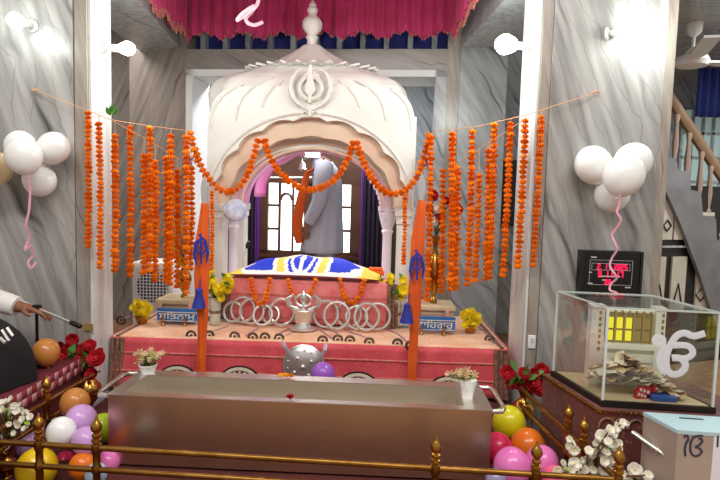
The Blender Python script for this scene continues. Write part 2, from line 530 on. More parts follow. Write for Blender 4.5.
for k, c in BC.items():
    M['balloon_' + k] = mat('balloon_' + k, c, .22, sub=.25, spec=.5)
# ============================================================ THE SETTING
S(MB().box((0, 1.5, -.05), (12, 13, .1)).build('floor', M['floor_carpet']))
S(MB().box((-.235, 2.75, .11), (2.15, 2.5, .22)).build('dais_floor', M['dais_carpet']))

# --- left and right pillars (wall pieces faced with marble slabs)
wl = structure('wall_left', (-2.3, 2.85, 0))
MB().box((-2.3, 2.85, 1.75), (1.855, .23, 3.5)).build('core', M['marble_strip'], wl)
MB().box((-2.33, 2.727, 1.75), (1.785, .02, 3.5)).build('slab', M['marble_light'], wl)
MB().box((-1.404, 2.73, 1.75), (.062, .014, 3.5)).build('border_strip', M['marble_strip'], wl)
MB().box((-1.366, 2.845, 1.75), (.014, .215, 3.5)).build('side_slab', M['marble_white'], wl)
wr = structure('wall_right', (1.21, 2.9, 0)); DX = .012
MB().box((1.215, 2.91, 1.75), (.67, .29, 3.5)).build('core', M['marble_strip'], wr)
MB().box((1.214, 2.762, 1.75), (.56, .02, 3.5)).build('slab', M['marble_light'], wr)
MB().box((.905, 2.766, 1.75), (.05, .014, 3.5)).build('border_strip', M['marble_strip'], wr)
MB().box((1.522, 2.766, 1.75), (.05, .014, 3.5)).build('border_strip', M['marble_strip'], wr)
MB().box((.874, 2.91, 1.75), (.014, .28, 3.5)).build('side_slab', M['marble_white'], wr)

# --- back wall with the white framed opening the shrine stands in
FB = Fr(at(312, 70, 4.25), -6)
uL0, uL1 = FB.uv(130, 200)[0], FB.uv(187, 200)[0]
uR0, uR1 = FB.uv(442, 200)[0], FB.uv(501, 200)[0]
zb0, zb1 = FB.uv(312, 70.5)[1], FB.uv(312, 49)[1]
wb = structure('wall_back', FB.p(0, 0, 0))
MB().fbox(FB, uL0, uL1, -.3, 0, 0, 3.5).build('left_pier', M['marble_dark'], wb)
MB().fbox(FB, uR0, uR0 + .1, -.3, 0, 0, 3.5).build('right_pier_edge', M['marble_strip'], wb)
MB().fbox(FB, uR0 + .1, uR1, -.3, .015, 0, 3.5).build('right_pier', M['marble_grey'], wb)
MB().fbox(FB, uL1, uR0, -.3, 0, zb0, zb1).build('beam_band', M['marble_band'], wb)
MB().fbox(FB, uL1, uR0, -.3, 0, 2.85, 3.5).build('upper_wall', M['marble_band'], wb)
t1 = structure('trim_1', FB.p(0, 0, 0))
fw = .055
MB().fbox(FB, uL1, uL1 + fw, -.32, .03, 0, zb0).build('jamb', M['white_paint'], t1)
MB().fbox(FB, uR0 - .085, uR0, -.32, .03, 0, zb0).build('jamb', M['marble_grey'], t1)
MB().fbox(FB, uL1, uR0, -.32, .03, zb0 - .05, zb0).build('lintel', M['white_paint'], t1)
w1 = structure('window_1', FB.p(0, -.1, 0))
MB().fbox(FB, uL1, uR0, -.2, -.18, zb1, 2.85).build('blue_glazing', M['clerestory'], w1)
posts = MB()
n = 11
for i in range(n):
    u = uL1 + (uR0 - uL1) * (i + .35) / n
    posts.fbox(FB, u, u + .04, -.17, -.1, zb1, 2.85)
posts.build('mullion', M['marble_grey'], w1)

# --- beams running back from the pillars
zu = 2.42
a, b = atz(135, 0, zu), atz(172, 47, zu)
bl = MB().hexa([V((-1.72, 2.97, zu)), V((-1.31, 2.97, zu)), V((-1.42, 4.2, zu)), V((-1.80, 4.6, zu)),
                V((-1.72, 2.97, 3.5)), V((-1.31, 2.97, 3.5)), V((-1.42, 4.2, 3.5)), V((-1.80, 4.6, 3.5))]).build('trim_2', M['marble_grey'])
S(bl)
br = MB().hexa([V((.77, 3.06, zu)), V((1.3, 3.06, zu)), V((1.3, 4.02, zu)), V((.70, 4.02, zu)),
                V((.77, 3.06, 3.5)), V((1.3, 3.06, 3.5)), V((1.3, 4.02, 3.5)), V((.70, 4.02, 3.5))]).build('trim_3', M['marble_grey'])
S(br)

# --- side aisles and the room behind the shrine
S(MB().box((-3.2, 5.45, 1.75), (3.6, .1, 3.5)).build('wall_far_left', M['marble_dark']))
hr = MB()
for k in range(5):
    hr.box((-1.95, 5.38, 2.62 - .13 * k), (.5, .05, .03))
S(hr.build('trim_4', M['marble_grey']))
S(MB().box((-3.2, 4.0, 3.0), (2.6, 2.8, .08)).build('ceiling_left_aisle', M['ceil_marble']))
S(MB().box((1.75, 5.35, 1.75), (1.6, .1, 3.5)).build('wall_back_aisle', M['marble_grey']))
dk = structure('window_3', (1.33, 5.2, 1.3))
p0, p1 = at(498, 226, 5.28), at(517, 160, 5.28)
MB().box(((p0.x + p1.x) / 2, 5.285, (p0.z + p1.z) / 2), (abs(p1.x - p0.x), .02, p1.z - p0.z)).build('dark_pane', M['black_wood'], dk)
MB().box(((p0.x + p1.x) / 2, 5.27, (p0.z + p1.z) / 2), (.02, .03, p1.z - p0.z)).build('frame_bar', M['black_wood'], dk)

FW = Fr(at(312, 220, 6.2), -4)
wu = lambda x, y=225: FW.uv(x, y)[0]
wz = lambda y, x=312: FW.uv(x, y)[1]
S(MB().fbox(FW, wu(150), wu(470), -.16, -.07, 0, 3.2).build('wall_window_bay', M['marble_grey']))
S(MB().fbox(FW, wu(226), wu(396), -.065, -.02, 0, wz(138)).build('trim_5', M['dark_wood']))
S(MB().box((-1.75, 5.35, 1.5), (.08, 1.5, 3.0)).build('wall_bay_left', M['marble_grey']))
S(MB().box((.95, 5.2, 1.5), (.08, 1.5, 3.0)).build('wall_bay_right', M['marble_grey']))
S(MB().box((-.4, 5.3, 2.75), (2.7, 1.6, .08)).build('ceiling_bay', M['marble_grey']))
S(MB().box((-.4, 5.42, .1), (2.6, 1.4, .2)).build('bay_floor', M['dark_wood']))
w2 = structure('window_2', FW.p(0, 0, .2))
cols = []
rows = [(186, 210.5), (213, 235), (237.5, 259), (267, 276)]
fx = [264] + [x for c in cols for x in c] + [365]
pane = MB(); pane.fbox(FW, wu(267), wu(352), -.01, 0, wz(256), wz(183))
pane.build('pane', M['pane'], w2)
fb = MB()
edges = [(260.5, 269), (278.5, 281), (292, 294), (304.5, 328), (337, 339.5), (350.5, 361)]
for x0, x1 in edges:
    wide = x1 - x0 > 3
    fb.fbox(FW, wu(x0), wu(x1), 0, .06 if wide else .03, .2 if wide else wz(252), wz(183))
for y0, y1 in [(205, 207.5), (228.5, 231)]:
    fb.fbox(FW, wu(267), wu(279), 0, .03, wz(y1), wz(y0)); fb.fbox(FW, wu(294), wu(352), 0, .03, wz(y1), wz(y0))
fb.fbox(FW, wu(260.5), wu(361), 0, .06, .2, wz(251))
fb.fbox(FW, wu(260.5), wu(361), 0, .06, wz(184), wz(165))
fb.fbox(FW, wu(260.5), wu(361), .06, .07, wz(258), wz(255))
# arched muntin
c = wu(286.5); r = (wu(292) - wu(281)) / 2; zc = wz(201)
arc = [FW.p(c + r * math.cos(t), .03, zc + 1.2 * r * math.sin(t)) for t in [PI * k / 12 for k in range(13)]]
fb.tube(arc, .018, 6)
fb.build('frame', M['dark_wood'], w2)
b_rod = MB(); b_rod.cyl(FW.px(262, 177.5, .12), FW.px(322, 177.5, .12), .012, seg=8); b_rod.build('curtain_rod', M['plastic_white'], w2)

# --- right aisle: polished ceiling, far wall, under-stair doors, tall pane behind the balusters
S(MB().box((3.4, 4.2, 2.66), (3.66, 2.9, .08)).build('ceiling_right_aisle', M['ceil_marble']))
S(MB().box((3.9, 5.65, 1.4), (2.75, .1, 2.8)).build('wall_right_aisle', M['marble_grey']))
w4 = structure('window_4', (3.3, 5.5, 1.5))
q0, q1 = at(676, 205, 5.55), at(735, 110, 5.55)
MB().box(((q0.x + q1.x) / 2, 5.56, (q0.z + q1.z) / 2), (q1.x - q0.x, .02, q1.z - q0.z)).build('pane', M['teal_pane'], w4)
mb = MB()
for i in range(6):
    x = q0.x + (q1.x - q0.x) * i / 5; mb.box((x, 5.545, (q0.z + q1.z) / 2), (.025, .03, q1.z - q0.z))
for i in range(5):
    z = q0.z + (q1.z - q0.z) * i / 4; mb.box(((q0.x + q1.x) / 2, 5.545, z), (q1.x - q0.x, .03, .025))
mb.build('frame', M['marble_grey'], w4)

FD = Fr(at(690, 220, 4.35), 20)
d1 = structure('door_1', FD.p(0, 0, 0))
du = lambda x: FD.uv(x, 250)[0]
dz = lambda y: FD.uv(690, y)[1]
MB().fbox(FD, du(648), du(745), -.12, -.05, 0, dz(185)).build('leaf', M['black_wood'], d1)
pn = MB()
for x0, x1 in ((660.5, 671), (677.5, 692), (703, 716)):
    pn.fbox(FD, du(x0), du(x1), -.05, -.035, dz(312), dz(257))
for x0, x1, y1 in ((664.5, 675, 197), (677, 693, 212), (703, 716, 212)):
    pn.fbox(FD, du(x0), du(x1), -.05, -.035, dz(240), dz(y1))
pn.build('panel', M['cream_panel'], d1)
dm = MB()
def diamond(cx, cy, rx, ry):
    pts = [FD.p(du(cx + dx * rx), -.032, dz(cy + dy * ry)) for dx, dy in ((0, -1), (1, 0), (0, 1), (-1, 0))]
    dm.tube(pts, .008, 4, closed=True)
diamond(669, 226, 4, 5.5); diamond(708, 296, 5, 6.5)
for cx in (665.5, 684.5):
    dm.tube([FD.p(du(cx - 4), -.032, dz(303)), FD.p(du(cx), -.032, dz(284)), FD.p(du(cx + 4), -.032, dz(303))], .008, 4)
dm.build('inlay', M['black_wood'], d1)
lt = MB(); lt.fbox(FD, du(648), du(745), -.05, -.03, dz(248), dz(246)); lt.build('rail', M['marble_grey'], d1)

# staircase
FS = Fr(at(690, 220, 4.35), 20)
st = thing('staircase', FS.p(0, 0, 0), 'grey marble staircase with wooden handrail going up behind the right pillar', 'stairs')
sp = [(648, 128), (660, 150), (664, 157), (676, 158), (678, 170), (690, 172), (691, 190), (701, 192), (703, 215), (716, 219), (717, 240), (735, 245),
      (735, 365), (720, 338), (700, 275), (680, 222), (655, 168), (645, 150)]
MB().prism([FS.uv(*p) for p in sp], FS, -.03, 0).build('stringer', M['stair_marble'], st)
for (x0, x1, yt) in ((650, 664, 158), (664, 678, 158), (678, 691, 171), (691, 703, 191), (703, 717, 216), (717, 740, 241)):
    u0_, u1_ = FS.uv(x0, yt)[0], FS.uv(x1 + 1.5, yt)[0]; zt_ = FS.uv((x0 + x1) / 2, yt)[1]
    MB().fbox(FS, u0_, u1_, -.85, -.03, zt_ - .14, zt_).build('step', M['stair_marble'], st)
hp = [(650, 52), (664, 76), (690, 117), (722, 166), (745, 200)]
MB().tube([FS.p(*(lambda q: (q[0], -.06, q[1]))(FS.uv(*p))) for p in hp], .038, 8, flat=1.2).build('handrail', M['rail_wood'], st)
for x, yt, yb in ((672, 88, 158), (682, 104, 171), (694, 122, 190), (706, 141, 214), (716, 156, 218), (728, 174, 243)):
    u, z0 = FS.uv(x - 2, yb); u2, z1 = FS.uv(x, yt)
    prof = [(.02, 0), (.02, .08), (.028, .1), (.014, .16), (.026, .4), (.014, .72), (.026, .86), (.02, .9), (.02, 1)]
    MB().lathe([(r, z0 + (z1 - z0) * t) for r, t in prof], FS.p(u, -.06, 0), 8).build('baluster', M['baluster'], st)

# ============================================================ LIGHT
def area(name, loc, rot, sx, sy, e, col=(1, 1, 1)):
    l = bpy.data.lights.new(name, 'AREA'); l.shape = 'RECTANGLE'; l.size = sx; l.size_y = sy; l.energy = e; l.color = col
    o = bpy.data.objects.new(name, l); COL.objects.link(o); o.location = loc; o.rotation_euler = rot; return o


area('added_hall_fill', (-.9, .2, 3.3), (math.radians(25), 0, 0), 1.6, .5, 44, (1, .97, .92))  # pair of unseen lamps added as soft frontal fill
area('added_hall_fill', (1.1, .2, 3.3), (math.radians(25), 0, 0), 1.6, .5, 44, (1, .97, .93))
area('added_bay_fill', (-.5, 5.2, 2.68), (0, 0, 0), .9, .3, 60, (.95, .96, 1))  # unseen lamp added to brighten the figure and the bay
area('added_aisle_fill', (-2.3, 4.0, 2.9), (0, 0, 0), .8, .3, 26, (1, .97, .92))  # this and the next: unseen lamps added to lighten the side aisles
area('added_aisle_fill', (3.2, 3.6, 2.6), (0, 0, 0), .8, .3, 34, (.95, 1, .97))
w = bpy.data.worlds.new('world'); scene.world = w; w.use_nodes = True
w.node_tree.nodes['Background'].inputs['Color'].default_value = (.86, .83, .80, 1)
w.node_tree.nodes['Background'].inputs['Strength'].default_value = .6


def bulb(loc, d, label, r=.035, stalk=.05, power=22):
    loc = V(loc); d = V(d).normalized()
    q = V((0, 0, 1)).rotation_difference(d).to_matrix()
    t = thing('wall_bulb', loc, label, 'light bulb', 'bulbs on the pillars')
    MB().lathe([(.03, 0), (.03, .008), (.016, .014), (.016, stalk), (.02, stalk + .004), (.02, stalk + .035), (.017, stalk + .04)], loc, 14, q).build('holder', M['plastic_white'], t)
    zc = stalk + .04
    MB().lathe([(.016, zc), (r * .72, zc + .02), (r, zc + r + .012), (r * .95, zc + r * 1.5 + .01), (r * .6, zc + r * 2 + .01), (r * .1, zc + r * 2.2 + .01)], loc, 16, q).build('globe', M['bulb'], t)
    l = bpy.data.lights.new('bulb_light', 'POINT'); l.energy = power; l.shadow_soft_size = .04; l.color = (.94, 1, .97)
    o = bpy.data.objects.new('bulb_light', l); COL.objects.link(o); o.location = loc + d * (zc + r * 2.4 + .14)


bulb((-1.359, 2.86, at(106, 48, 2.86).z), (1, -.1, -.02), 'glowing white bulb on the inner side of the left pillar', .036, .045, 11)
bulb((.866, 2.86, at(524, 47, 2.86).z), (-1, -.35, -.03), 'glowing white bulb on the inner side of the right pillar', .05, .06, 17)
p = at(33, 26, 2.716); bulb((p.x, 2.716, p.z), (-.1, -1, -.1), 'glowing white bulb on the front face of the left pillar', .035, .03, 2.5)
p = at(612, 34, 2.75); bulb((p.x - .03, 2.75, p.z), (1, -.75, -.05), 'glowing white bulb on the front face of the right pillar', .035, .03, 5.5)

# ceiling fan in the right aisle
c = at(692, 62, 4.0)
fan = thing('ceiling_fan', (c.x, c.y, 2.62), 'white ceiling fan in the aisle above the staircase', 'fan')
MB().lathe([(.055, 2.62), (.05, 2.56), (.02, 2.53), (.012, 2.53), (.012, c.z + .1), (.02, c.z + .1), (.055, c.z + .06)], (c.x, c.y, 0), 16).build('rod', M['plastic_white'], fan)
MB().lathe([(.03, .075), (.06, .05), (.1, .035), (.115, .0), (.1, -.03), (.04, -.045)], c, 20).build('motor', M['plastic_white'], fan)
for k in range(3):
    a = 2 * PI * k / 3 + .12
    d = V((math.cos(a), math.sin(a), 0)); s = V((-d.y, d.x, 0))
    b = MB()
    pts = [c + d * .1 + s * .025, c + d * .24 + s * .06, c + d * .62 + s * .07, c + d * .64 + s * -.03, c + d * .24 + s * -.05, c + d * .1 + s * -.025]
    n = len(pts); b.add([q + V((0, 0, .012)) for q in pts] + [q - V((0, 0, .004)) for q in pts],
                        [tuple(range(n)), tuple(reversed(range(n, 2 * n)))] + [(i, n + i, n + (i + 1) % n, (i + 1) % n) for i in range(n)])
    b.build('blade', M['plastic_white'], fan)

# curtains
def curtain(name, fr, x0, x1, y0, y1, m, label, off=.08, waves=5, z0=None):
    u0, u1 = fr.uv(x0, y1)[0], fr.uv(x1, y1)[0]; zt = fr.uv(x0, y0)[1]; zb = fr.uv(x0, y1)[1] if z0 is None else z0
    b = MB()
    b.grid(lambda u, v: fr.p(u0 + (u1 - u0) * u, off + .02 * math.sin(u * waves * 2 * PI), zb + (zt - zb) * v), waves * 6, 4)
    return tag(b.build(name, m, solid=.006), label, 'curtain')


curtain('curtain', FW, 234, 257, 150, 270, M['dark_curtain'], 'dark curtain panel left of the bright bay window, by the microphone', z0=.22, off=.1)
curtain('curtain', FW, 257, 261, 150, 270, M['purple_curtain'], 'purple curtain strip along the left edge of the bay window', z0=.22, waves=2, off=.1)
curtain('curtain', FW, 360, 362.3, 150, 270, M['purple_curtain'], 'narrow purple curtain strip along the right edge of the bay window', z0=.22, waves=2, off=.12)
curtain('curtain', FW, 362.6, 385, 150, 270, M['dark_curtain'], 'dark curtain panel right of the bay window, beside the lilac column', z0=.22, off=.12)
FC = Fr(at(705, 85, 5.3), 0)
curtain('curtain', FC, 690, 745, 64, 118, M['blue_curtain'], 'dark blue curtain hanging behind the ceiling fan', waves=7)

# small things on the pillars
p = at(89, 327, 2.72)
tag(MB().box((p.x, 2.715, p.z), (.045, .006, .035)).build('tape_patch', mat('tape', '9a7d4a', .6)), 'small brown tape patch on the left pillar above the red roses', 'tape')
p = at(513, 341, 2.76)
sw = thing('wall_switch', (p.x, 2.755, p.z - .035), 'small white switch plate low on the inner edge of the right pillar', 'switch')
MB().rbox((.905, 2.754, p.z), (.04, .008, .07), .003).build('plate', M['plastic_white'], sw)
MB().box((.905, 2.748, p.z + .012), (.012, .006, .02)).build('rocker', M['clock_mark'], sw)
p = at(-13, 166, 2.56)
hs = thing('horn_speaker', p - V((0, 0, .07)), 'cream horn speaker on the left pillar at the edge beside the white balloons', 'speaker')
q = V((0, 0, 1)).rotation_difference(V((1, -.3, -.25)).normalized()).to_matrix()
MB().lathe([(.045, -.10), (.06, -.06), (.075, .0), (.08, .05), (.07, .085), (.04, .10), (.001, .105)], p, 24, q).build('body', M['cream_wood'], hs)
MB().cyl(p + V((-.03, .05, 0)), p + V((-.03, .165, 0)), .015, seg=10).build('bracket', M['plastic_grey'], hs)
# ============================================================ THE WHITE MARBLE SHRINE CANOPY
FP = Fr(at(311, 200, 3.55), -5)
PB = .5                                    # height of the table top it stands on
pu = lambda x, y=170, o=0: FP.uv(x, y, o)[0]
pz = lambda y, x=311, o=0: FP.uv(x, y, o)[1]
uc = (pu(207, 130) + pu(416.5, 130)) / 2
HW = (pu(416.5, 130) - pu(207, 130)) / 2
DB = .33
pal = thing('shrine_canopy', FP.p(uc, -DB, PB - .28), 'white marble domed shrine canopy with scalloped arch over the pink platform', 'shrine')
axis = FP.p(uc - .06, -DB, 0)
zc_ = lambda y: at(306, y, axis.y).z


def arch(uw, zs, ztop, n=9, cusp=.0, K=8, dy=0.0):
    """list of (u,z): cusped round arch from left springing to right springing"""
    P = []
    tot = n * K
    for i in range(tot + 1):
        t = PI * (1 - i / tot)
        k = 1 + cusp * (abs(math.sin(n * (PI - t))) - .5)
        P.append((uc + uw * k * math.cos(t), zs + (ztop - zs) * k * math.sin(t)))
    return P


zs = pz(206); za = pz(118); ztop = at(311, 86, 3.55).z
outer = [(uc - HW, zs)] ; A = arch(.645, zs, za, 9, .045)
# facade plate: outline above the arch
def facade(fr_off0, fr_off1, name, m, mo):
    b = MB(); n = len(A); B = []
    for i, (u, z) in enumerate(A):
        t = PI * (1 - i / (n - 1)); cx, sz = math.cos(t), math.sin(t)
        k = min(1 / max(abs(cx), 1e-6) , (ztop - zs) / HW / max(sz, 1e-6))
        B.append((uc + HW * cx * k, zs + HW * sz * k))
    B = []
    for i, (u, z) in enumerate(A):
        t = PI * (1 - i / (n - 1)); cx, sz = math.cos(t), math.sin(t)
        e = 7.0; a_ = HW; b2 = ztop - zs
        k = ((abs(cx) / a_) ** e + (abs(sz) / b2) ** e) ** (-1 / e)
        B.append((uc + cx * k, zs + sz * k))
    b.strip(A, B, FP, fr_off0, fr_off1)
    # moulding following the arch on the front
    b.mi(0)
    out = [(uc + (u - uc) * 1.055, zs + (z - zs) * 1.06) for u, z in arch(.645, zs, za, 9, .0)]
    b.tube([FP.p(u, fr_off1 + .002, z) for u, z in out], .012, 6)
    return b.build(name, m, pal)


facade(-.07, 0, 'front_arch', M['marble_shrine'], None)
facade(-2 * DB, -2 * DB + .06, 'rear_arch', M['marble_shrine'], None)
sd = MB(); sd.fbox(FP, uc - HW, uc - HW + .05, -2 * DB + .06, -.07, zs, 1.84); sd.build('side_wall', M['marble_shrine'], pal)
sd = MB(); sd.fbox(FP, uc + HW - .05, uc + HW, -2 * DB + .06, -.07, zs, 1.84); sd.build('side_wall', M['marble_shrine'], pal)
# peach reveal: stepped soffit behind the cusped arch
A1 = [(uc + (u - uc) * 1.0, z) for u, z in arch(.65, zs, za + .006, 9, .045)]
A2 = arch(.56, zs, pz(138, 311, -.13), 9, .02)
b = MB(); b.strip(A1, A2, FP, -.13, -.045); b.build('cusped_soffit', M['marble_peach'], pal)
A3 = arch(.465, zs, pz(152, 311, -.2), 9, .0)
sc3 = lambda a, c: [(uc + (u - uc) * a, zs + (z - zs) * c) for u, z in A3]
b = MB(); b.strip(sc3(1.36, 1.24), sc3(1.15, 1.08), FP, -.22, -.14); b.build('inner_arch', M['marble_shrine'], pal)
b = MB(); b.strip(sc3(1.17, 1.09), A3, FP, -.23, -.165); b.build('pink_arch_band', mat('pink_band', 'edcfe6', .6, c2='e7a8d6', nscale=3), pal)
b = MB()
for k, (sc, off, r) in enumerate(((1.05, -.135, .011), (1.16, -.135, .008))):
    b.tube([FP.p(uc + (u - uc) * sc, off, zs + (z - zs) * sc) for u, z in A3], r, 6)
b.build('arch_moulding', M['marble_peach'], pal)

# dome: rounded-rectangle plan, profile of the photo
prof = [(1.84, .95), (1.90, .985), (zc_(100), .995), (zc_(93), .97), (zc_(87), .92), (zc_(82), .835), (zc_(78.5), .74), (zc_(75), .66), (zc_(72), .58), (zc_(70), .54)]
def ring(z, k, n=96, ex=5.0, rib=.0):
    e = ex - (ex - 2.2) * max(0, min(1, (1 - k) / .6))
    R = []
    for j in range(n):
        t = 2 * PI * j / n
        c, s = math.cos(t), math.sin(t)
        r = (abs(c) ** e + abs(s) ** e) ** (-1 / e)
        g = 1 - rib * (1 - abs(math.sin(t * 12))) ** 3
        R.append(axis + FP.x * (HW * k * r * c * g) - FP.n * (-DB * k * r * s * g) + V((0, 0, z)))
    return R
b = MB()
R = []
for i in range(len(prof) - 1):
    (z0, k0), (z1, k1) = prof[i], prof[i + 1]
    for s in range(3):
        f = s / 3; R.append(ring(z0 + (z1 - z0) * f, k0 + (k1 - k0) * f, rib=.0 if i == 0 else .045))
R.append(ring(*prof[-1], rib=.045))
b.loft(R); b.build('dome', M['marble_shrine'], pal, sharp=55)
def dome_off(u, z):
    k = prof[-1][1]
    for (z0, k0), (z1, k1) in zip(prof, prof[1:]):
        if z0 <= z <= z1: k = k0 + (k1 - k0) * (z - z0) / (z1 - z0)
    if z < prof[0][0]: k = 1
    e = 5.0 - 2.8 * max(0, min(1, (1 - k) / .6))
    x = min(.999, abs(u - uc + .06) / (HW * k))
    o = -DB + DB * k * (1 - x ** e) ** (1 / e)
    fx = abs(u - uc) / HW
    if fx < 1 and z < zs + (ztop - zs) * (1 - fx ** 7) ** (1 / 7): o = max(o, 0)
    return o
for pts in (((211.5, 130), (212, 116), (216, 105), (223, 96), (233, 89), (246, 83)), ((236, 121), (238, 108), (243, 97), (252, 88), (264, 81), (277, 76)), ((262, 108), (266, 97), (274, 87), (286, 79)),
            ((411, 130), (410.5, 116), (407, 105), (400, 96), (390, 89), (377, 83)), ((386, 121), (384, 108), (379, 97), (370, 88), (358, 81), (345, 76)), ((360, 108), (356, 97), (348, 87), (337, 79))):
    P = []
    for i in range(len(pts) - 1):
        for s in range(5):
            f = s / 5; x = pts[i][0] + (pts[i + 1][0] - pts[i][0]) * f; y = pts[i][1] + (pts[i + 1][1] - pts[i][1]) * f
            o = 0.0
            for _ in range(4):
                u, z = FP.uv(x, y, o); o = dome_off(u, z)
            P.append(FP.p(u, o + .002, z))
    MB().tube(P, [.004] + [.009] * (len(P) - 2) + [.004], 6).build('rib', M['marble_shrine'], pal)
# leaf row around the neck
b = MB()
for j in range(26):
    t = 2 * PI * j / 26
    d = FP.x * math.cos(t) * 1.0 + FP.n * math.sin(t) * .5; s = FP.x * -math.sin(t) + FP.n * .5 * math.cos(t)
    o = axis + V((0, 0, zc_(71))); L = .475
    pts = [o + d * .30 + s * .05 + V((0, 0, .03)), o + d * .30 - s * .05 + V((0, 0, .03)), o + d * (L - .06) - s * .055 + V((0, 0, .005)), o + d * L + V((0, 0, .022)), o + d * (L - .06) + s * .055 + V((0, 0, .005))]
    n = 5; b.add(pts + [p - V((0, 0, .014)) for p in pts], [tuple(range(n)), tuple(reversed(range(n, 2 * n)))] + [(i, n + i, n + (i + 1) % n, (i + 1) % n) for i in range(n)])
b.build('leaf_ring', M['marble_shrine'], pal)
# ribbed bell roof
bell = [(.42, zc_(71)), (.38, zc_(69.5)), (.31, zc_(66)), (.24, zc_(61)), (.175, zc_(56)), (.12, zc_(51.5)), (.085, zc_(48)), (.064, zc_(45.5))]
b = MB()
n = 80; R = []
for r, z in bell:
    R.append([axis + FP.x * (r * math.cos(2 * PI * j / n) * (1 - .05 * abs(math.cos(8 * PI * 2 * j / n)))) + FP.n * (r * .62 * math.sin(2 * PI * j / n) * (1 - .05 * abs(math.cos(8 * PI * 2 * j / n)))) + V((0, 0, z)) for j in range(n)])
b.loft(R); b.build('bell_roof', M['marble_shrine'], pal, sharp=60)
fpx = [(46, 5), (43, 4.6), (40, 4.6), (37.5, 6.2), (36, 5), (34, 5), (30, 8.4), (26, 9.6), (22, 9.4), (19, 7.6), (16.5, 4.8), (14, 3.6), (12.5, 4.6), (10.5, 5.2), (8.5, 4.8), (7, 3.2), (5.5, 3.6), (4, 3.2), (2, 1.8), (0, .5)]
k = ppm(3.97)
MB().lathe([(w * k, zc_(y)) for y, w in fpx], (axis.x, axis.y, 0), 20).build('finial', M['marble_shrine'], pal)

# khanda emblem on the front of the dome
FK = Fr(FP.p(uc, .0, 0), -5)
ku, kz = FP.uv(310.5, 89, .03); ks = ppm(3.5)
b = MB()
def kp(x, y, o=.012): return FP.p(ku + x * ks, o + .02, kz - y * ks)
def kring(rx, ry, cy, w, a0=0, a1=2 * PI, n=28, closed=True, o=.012):
    pts = [kp(rx * math.cos(a0 + (a1 - a0) * i / n), cy - ry * math.sin(a0 + (a1 - a0) * i / n), o) for i in range(n if closed else n + 1)]
    b.tube(pts, w * ks, 6, closed=closed)
kring(11.2, 11, -1, 2.3)
bl_ = [(0, -24), (2.4, -19), (1.6, -15), (4.6, -2), (5.2, 2), (1.8, 6), (1.2, 14), (-1.2, 14), (-1.8, 6), (-5.2, 2), (-4.6, -2), (-1.6, -15), (-2.4, -19)]
b.prism([(ku + x * ks, kz - (y) * ks) for x, y in bl_], FP, .0, .048)
for s in (-1, 1):
    sw = [(8, -20), (14, -17), (19, -9), (20, 0), (17.5, 8), (12, 14), (4, 19), (-4, 23)]
    ws = [.5, 1.6, 2.6, 3.0, 2.8, 2.2, 1.5, 1.2]
    b.tube([kp(s * x, y, .004) for x, y in sw], [w * ks for w in ws], 6)
    b.tube([kp(s * -1, 24, .0), kp(s * -6, 21, .0), kp(s * -8, 24, .0)], 1.2 * ks, 6)
b.tube([kp(0, 20), kp(0, 27)], 2.2 * ks, 8)
b.prism([(ku + x * ks, kz - y * ks) for x, y in ((-10, 27), (10, 27), (12, 5), (8, -14), (0, -20), (-8, -14), (-12, 5))], FP, -.10, .012)
b.build('emblem', M['marble_shrine'], pal)

# columns
def fluted(u, off, r, z0, z1, name, m, fl=10):
    h = z1 - z0
    pr = [(1.7, 0), (1.7, .04), (1.35, .055), (1.45, .075), (1.05, .1), (1.0, .14), (.92, .74), (1.02, .77), (1.25, .79), (1.0, .81), (1.35, .86), (1.75, .93), (1.85, .96), (1.9, 1.0)]
    b = MB(); p = FP.p(u, off, 0)
    b.lathe([(r * w, z0 + h * t) for w, t in pr], p, 40, mod=lambda a, k: 1 - (.1 * abs(math.sin(a * fl / 2)) if 4 < k < 7 else (.06 * abs(math.sin(a * 6)) if k > 8 else 0)))
    b.fbox(FP, u - r * 1.9, u + r * 1.9, off - r * 1.9, off + r * 1.9, z1 - .012, z1 + .02)
    return b.build(name, m, pal)
zc0 = PB
cw = .10
for sg in (-1, 1):
    uo = uc + sg * (HW - .06)
    for off in (-.075, -2 * DB + .075):
        uo = uc + sg * (HW - (.06 if off > -.2 else .045))
        MB().fbox(FP, uo - .058, uo + .058, off - .07, off + .07, zc0, zc0 + .16).fbox(FP, uo - .046, uo + .046, off - .052, off + .052, zc0 + .16, zs - .1)\
            .fbox(FP, uo - .052, uo + .052, off - .062, off + .062, zs - .1, zs - .05).fbox(FP, uo - .06, uo + .06, off - .073, off + .073, zs - .05, zs)\
            .build('pier', M['marble_shrine'], pal)
    fluted(uc - .03 + sg * .545, -.22, .034, zc0, zs - .01, 'inner_column', M['marble_lilac'])
    # carved bracket from column to arch
    br_ = MB(); us = uc - .03 + sg * .545
    for k in range(7):
        t = k / 6
        br_.sphere(FP.p(us - sg * (.02 + .09 * t * t), -.2, zs - .02 + .22 * t - .02), (.04 - .018 * t, .035, .04 - .015 * t), 10, 6)
    br_.build('bracket', M['marble_lilac'], pal)
MB().fbox(FP, uc - HW, uc + HW, -2 * DB, .10, PB - .28, PB - .001).build('plinth', M['marble_shrine'], pal)

